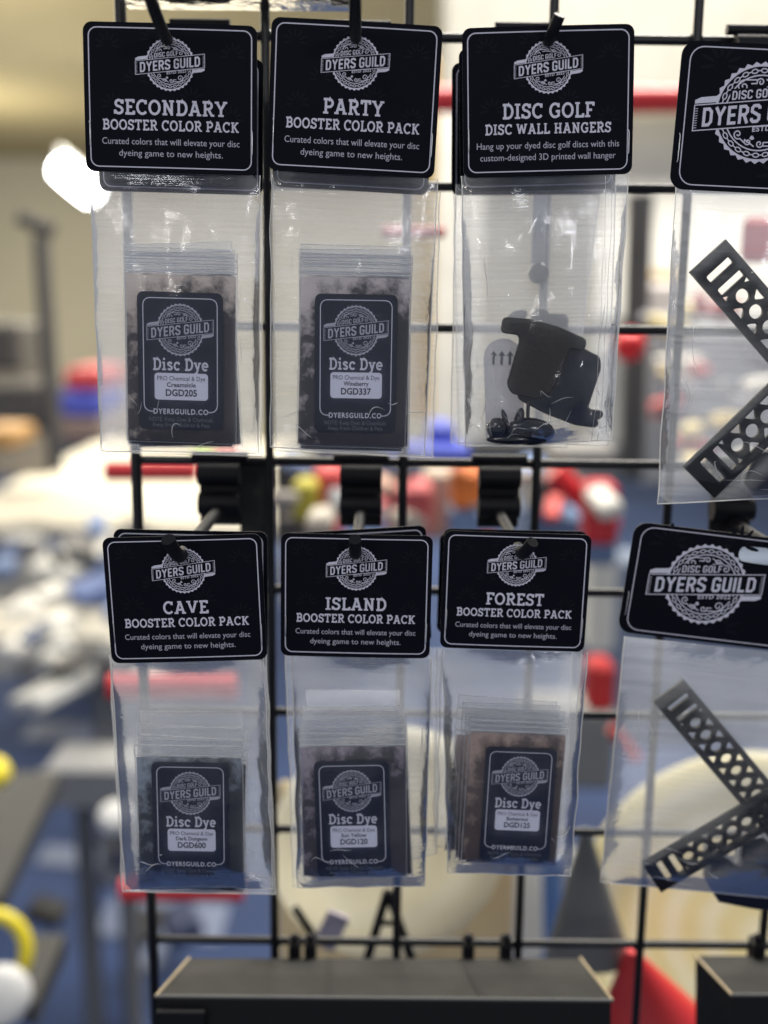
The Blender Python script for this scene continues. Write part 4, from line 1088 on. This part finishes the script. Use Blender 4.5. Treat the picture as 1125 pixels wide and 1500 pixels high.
# merchandise: (name, label, cat, x0,y0,x1,y1,Y,depth,colour)
def cm_(n, c_): return mat('m_'+n, c_, .6, var=.08, vscale=12)
items = [
 ('red_bag', 'soft red bag on the blue crate at the left', 'bag', 92, 540, 150, 572, 3.2, .3, (.50, .05, .06)),
 ('blue_crate', 'blue crate under the red bag at the left', 'crate', 84, 572, 150, 612, 3.2, .3, (.07, .09, .45)),
 ('brown_crate', 'brown grey box stack below the blue crate', 'box', 84, 612, 150, 650, 3.2, .3, (.22, .16, .14)),
 ('dark_case', 'dark case at the left edge level with the blue crate', 'case', -40, 560, 66, 636, 3.4, .3, (.07, .065, .06)),
 ('dark_coat', 'dark coat like bundle high at the left edge', 'bundle', -60, 470, 30, 545, 3.6, .3, (.08, .075, .07)),
 ('partition', 'brown grey partition behind the left pole', 'partition', -80, 500, 78, 700, 4.2, .1, (.30, .27, .23)),
 ('tan_bin', 'small tan bin at the left edge below the dark case', 'bin', -40, 628, 22, 660, 2.9, .2, (.45, .25, .08)),
 ('yellow_bottle', 'yellow green bottle behind the gap between lower cards one and two', 'bottle', 428, 706, 464, 765, 1.35, .05, (.48, .42, .04)),
 ('red_carton', 'red carton right of the yellow green bottle', 'carton', 460, 688, 500, 790, 1.4, .08, (.62, .06, .06)),
 ('pink_carton', 'pinkish red carton between the second and third peg brackets', 'carton', 566, 712, 632, 790, 1.4, .08, (.62, .14, .14)),
 ('tan_carton', 'tan carton behind the pinkish carton', 'carton', 622, 690, 668, 790, 1.5, .08, (.50, .42, .32)),
 ('orange_tub', 'orange tub left of the third peg bracket', 'tub', 664, 690, 706, 748, 1.3, .08, (.80, .20, .03)),
 ('blue_tub', 'blue grey tub under the orange tub', 'tub', 660, 748, 706, 800, 1.3, .08, (.16, .24, .42)),
 ('blue_bag', 'blue bag behind the gap beside the third top pack', 'bag', 560, 655, 690, 684, 1.25, .08, (.04, .07, .48)),
 ('blue_bag', 'upright blue bag rising at the lower left of the third top pack', 'bag', 628, 622, 668, 662, 1.3, .08, (.09, .12, .50)),
 ('lime_packet', 'lime green packet under the first top pack', 'packet', 276, 662, 306, 680, 1.2, .05, (.50, .75, .04)),
 ('red_packet', 'small red packet beside the lime green one', 'packet', 306, 662, 344, 680, 1.2, .05, (.70, .05, .04)),
 ('dark_shelf', 'dark grey shelf unit behind the second upright between the rows', 'shelf', 400, 676, 450, 800, 1.6, .2, (.06, .06, .055)),
 ('white_carton', 'white carton right of the third peg bracket', 'carton', 776, 700, 830, 752, 1.6, .1, (.45, .43, .38)),
 ('blue_carton', 'blue carton below the white carton', 'carton', 772, 752, 905, 830, 1.6, .1, (.13, .21, .36)),
 ('grey_carton', 'dark grey carton above the red strap', 'carton', 812, 655, 905, 705, 1.7, .1, (.16, .155, .15)),
 ('red_pouch', 'tall dark red pouch left of the wide lower card', 'pouch', 862, 710, 905, 800, 1.3, .05, (.50, .02, .03)),
 ('red_pouch', 'red pouch low beside the wide lower card', 'pouch', 866, 975, 900, 1045, 1.3, .05, (.60, .03, .03)),
 ('blue_grey_panel', 'blue grey panel behind the lower third and fourth packs', 'panel', 850, 820, 1180, 1100, 2.2, .1, (.17, .21, .29)),
 ('white_tube', 'white roll standing between lower packs three and four', 'roll', 868, 790, 900, 960, 1.9, .08, (.62, .62, .57)),
 ('tan_strip', 'tan strip across the pale wall right of the third top pack', 'strip', 918, 396, 1000, 410, 2.6, .03, (.50, .34, .12)),
 ('grey_carton', 'grey lilac carton beside the blurred pole', 'carton', 930, 412, 1000, 480, 2.3, .1, (.42, .38, .36)),
 ('grey_carton', 'grey white carton low beside the blurred pole', 'carton', 880, 500, 960, 660, 2.4, .1, (.40, .40, .38)),
 ('red_tag', 'red square tag seen through the upper right bag', 'tag', 1092, 318, 1140, 385, .9, .01, (.62, .05, .06)),
 ('gold_panel', 'gold coloured strip seen through the right side of the second top bag', 'banner', 610, 90, 634, 620, 1.6, .03, (.72, .52, .12)),
 ('cream_banner', 'tall cream banner behind the gap between top packs two and three', 'banner', 636, 160, 700, 660, 2.2, .03, (.84, .82, .72)),
 ('white_board', 'large white board behind the upper right packs', 'board', 890, 165, 1300, 480, 3.0, .05, (.80, .78, .70)),
 ('taupe_board', 'taupe hanging board filling the top right background', 'board', 655, -120, 1300, 158, 2.8, .05, (.34, .325, .28)),
 ('mixed_shelf', 'grey shelf back seen through the upper right bag', 'shelf', 960, 480, 1300, 720, 2.1, .05, (.26, .27, .29)),
 ('low_cabinet', 'grey cabinet behind the lower third pack', 'cabinet', 770, 1040, 900, 1160, 1.7, .1, (.25, .25, .23)),
]
for nm, lb_, ct, x0, y0, x1, y1, Y, dep, c_ in items:
    bgbox(nm, lb_, ct, x0, y0, x1, y1, Y, dep, cm_(nm+str(x0), c_), .005*Y)
# strap
rail('red_strap', 'red strap slanting down between lower cards three and four', (812, 690), (895, 775), 1.4, 17, RD, 'strap')
rail('red_strap', 'short red strap seen through the lower right bag', (896, 1066), (932, 1112), 1.3, 9, RD, 'strap')

# far clutter in the hall at the left, on and around the tables
rnd = random.Random(11)
cl = [(.50, .50, .48), (.28, .27, .26), (.06, .10, .24), (.62, .61, .58), (.07, .07, .075), (.14, .20, .36)]
words = ['white', 'grey', 'navy', 'bright white', 'black', 'steel blue']
spots = [(12, 800, 60, 30), (70, 842, 70, 26), (135, 880, 50, 30), (25, 905, 55, 30), (110, 935, 60, 24), (165, 960, 40, 30), (60, 980, 70, 34), (5, 960, 40, 26),
         (120, 820, 46, 22), (170, 905, 40, 22), (35, 1035, 60, 26)]
for i, (x, y, w2, h2) in enumerate(spots):
    k = [4, 0, 2, 3, 5, 0, 1, 3, 4, 5, 0][i]; Yd = 2.9-i*.09
    bgbox('merchandise_box', f'{words[k]} blurred box {["at the far left edge under the tables", "below the far table", "near the first lower bag", "low at the left edge", "between the white boxes", "touching the first lower card", "low beside the blue carpet", "at the left edge above the blue carpet", "under the far table near the card", "beside the first lower card", "lowest of the pile above the bench"][i]}', 'box',
          x-w2/2, y-h2/2, x+w2/2, y+h2/2, Yd, .2, cm_('clut'+str(k), cl[k]), .02, (0, R(rnd.uniform(-14, 14)), R(rnd.uniform(-20, 20))))
def scatter(name, n, x0, y0, x1, y1, Ya, Yb, sz, cols, words_, label, group, seed):
    rn = random.Random(seed)
    for i in range(n):
        x, y, Yd = rn.uniform(x0, x1), rn.uniform(y0, y1), rn.uniform(Ya, Yb); a, b = rn.uniform(*sz)/2, rn.uniform(*sz)/2*rn.choice((.5, .9))
        bgbox(name, words_[i % len(cols)]+' '+label, 'goods', x-a, y-b, x+a, y+b, Yd, .05*Yd, cm_(name+str(i % len(cols)), cols[i % len(cols)]), .01*Yd, (R(rn.uniform(-15, 15)), R(rn.uniform(-25, 25)), R(rn.uniform(-30, 30))), group=group)
scatter('piled_item', 34, -20, 775, 205, 1010, 1.9, 3.6, (12, 46), [(.55, .54, .50), (.05, .09, .24), (.30, .29, .28), (.03, .03, .035), (.12, .18, .34), (.66, .65, .60)],
        ('cream', 'navy', 'grey', 'black', 'steel blue', 'white'), 'small blurred item in the goods piled at the far left', 'goods piled at the left', 5)
scatter('shelf_item', 30, 410, 686, 910, 775, 1.15, 1.7, (14, 40), [(.55, .07, .06), (.40, .36, .30), (.14, .15, .17), (.14, .22, .40), (.50, .30, .22), (.05, .05, .05), (.60, .58, .52)],
        ('red', 'tan', 'charcoal', 'blue', 'orange brown', 'black', 'white'), 'small blurred item in the colourful goods between the two rows', 'colourful goods between the rows', 6)
scatter('rack_item', 26, 985, 430, 1160, 700, 1.3, 2.0, (10, 34), [(.60, .50, .25), (.30, .31, .34), (.50, .06, .06), (.10, .10, .13), (.62, .60, .54)],
        ('yellow', 'grey', 'red', 'black', 'white'), 'small blurred item seen through the upper right bag', 'goods behind the upper right bag', 8)
scatter('floor_item', 8, 60, 1180, 330, 1400, 1.9, 2.2, (20, 60), [(.02, .03, .08), (.08, .13, .28), (.015, .015, .02)],
        ('dark navy', 'blue', 'black'), 'blurred item low on the blue carpet at the left', 'dark items on the carpet', 9)
# pale streaks on the carpet
for i, (a, b, wd) in enumerate((((40, 1070), (210, 1075), 14), ((60, 1250), (200, 1262), 9), ((150, 1340), (330, 1352), 14), ((210, 1400), (240, 1398), 9))):
    p, q = hitz(*a, .004), hitz(*b, .004)
    mb = MB(); c_ = (p+q)/2; h2 = Vector((0, wd*.006, 0))
    mb.add([p-c_-h2, q-c_-h2, q-c_+h2, p-c_+h2], [(0, 1, 2, 3)])
    o = mb.build('carpet_stripe', cm_('stripe', (.10, .13, .22)), None, loc=c_); o['kind'] = 'structure'

# ceiling lamp seen at the left
t = thing('hanging_lamp', 'bright white tube lamp glowing at the left of the first header card', 'lamp', P(112, 262, 7.0))
a, b = P(88, 243, 7.0)-Vector(t.location), P(137, 284, 7.0)-Vector(t.location)
mb = MB(); mb.tube([a+(b-a)*q for q in (-.12, -.08, 0, .5, 1, 1.08, 1.12)], [.02, .05, .075, .08, .075, .05, .02], 16); mb.build('lamp_tube', mat('lamp_glow', (1, .99, .97), emit=14), t)
mb = MB(); mb.tube([a+Vector((0, 0, .10)), b+Vector((0, 0, .10))], .02, 8); mb.build('lamp_housing', mat('lamp_white', (.8, .8, .78)), t)
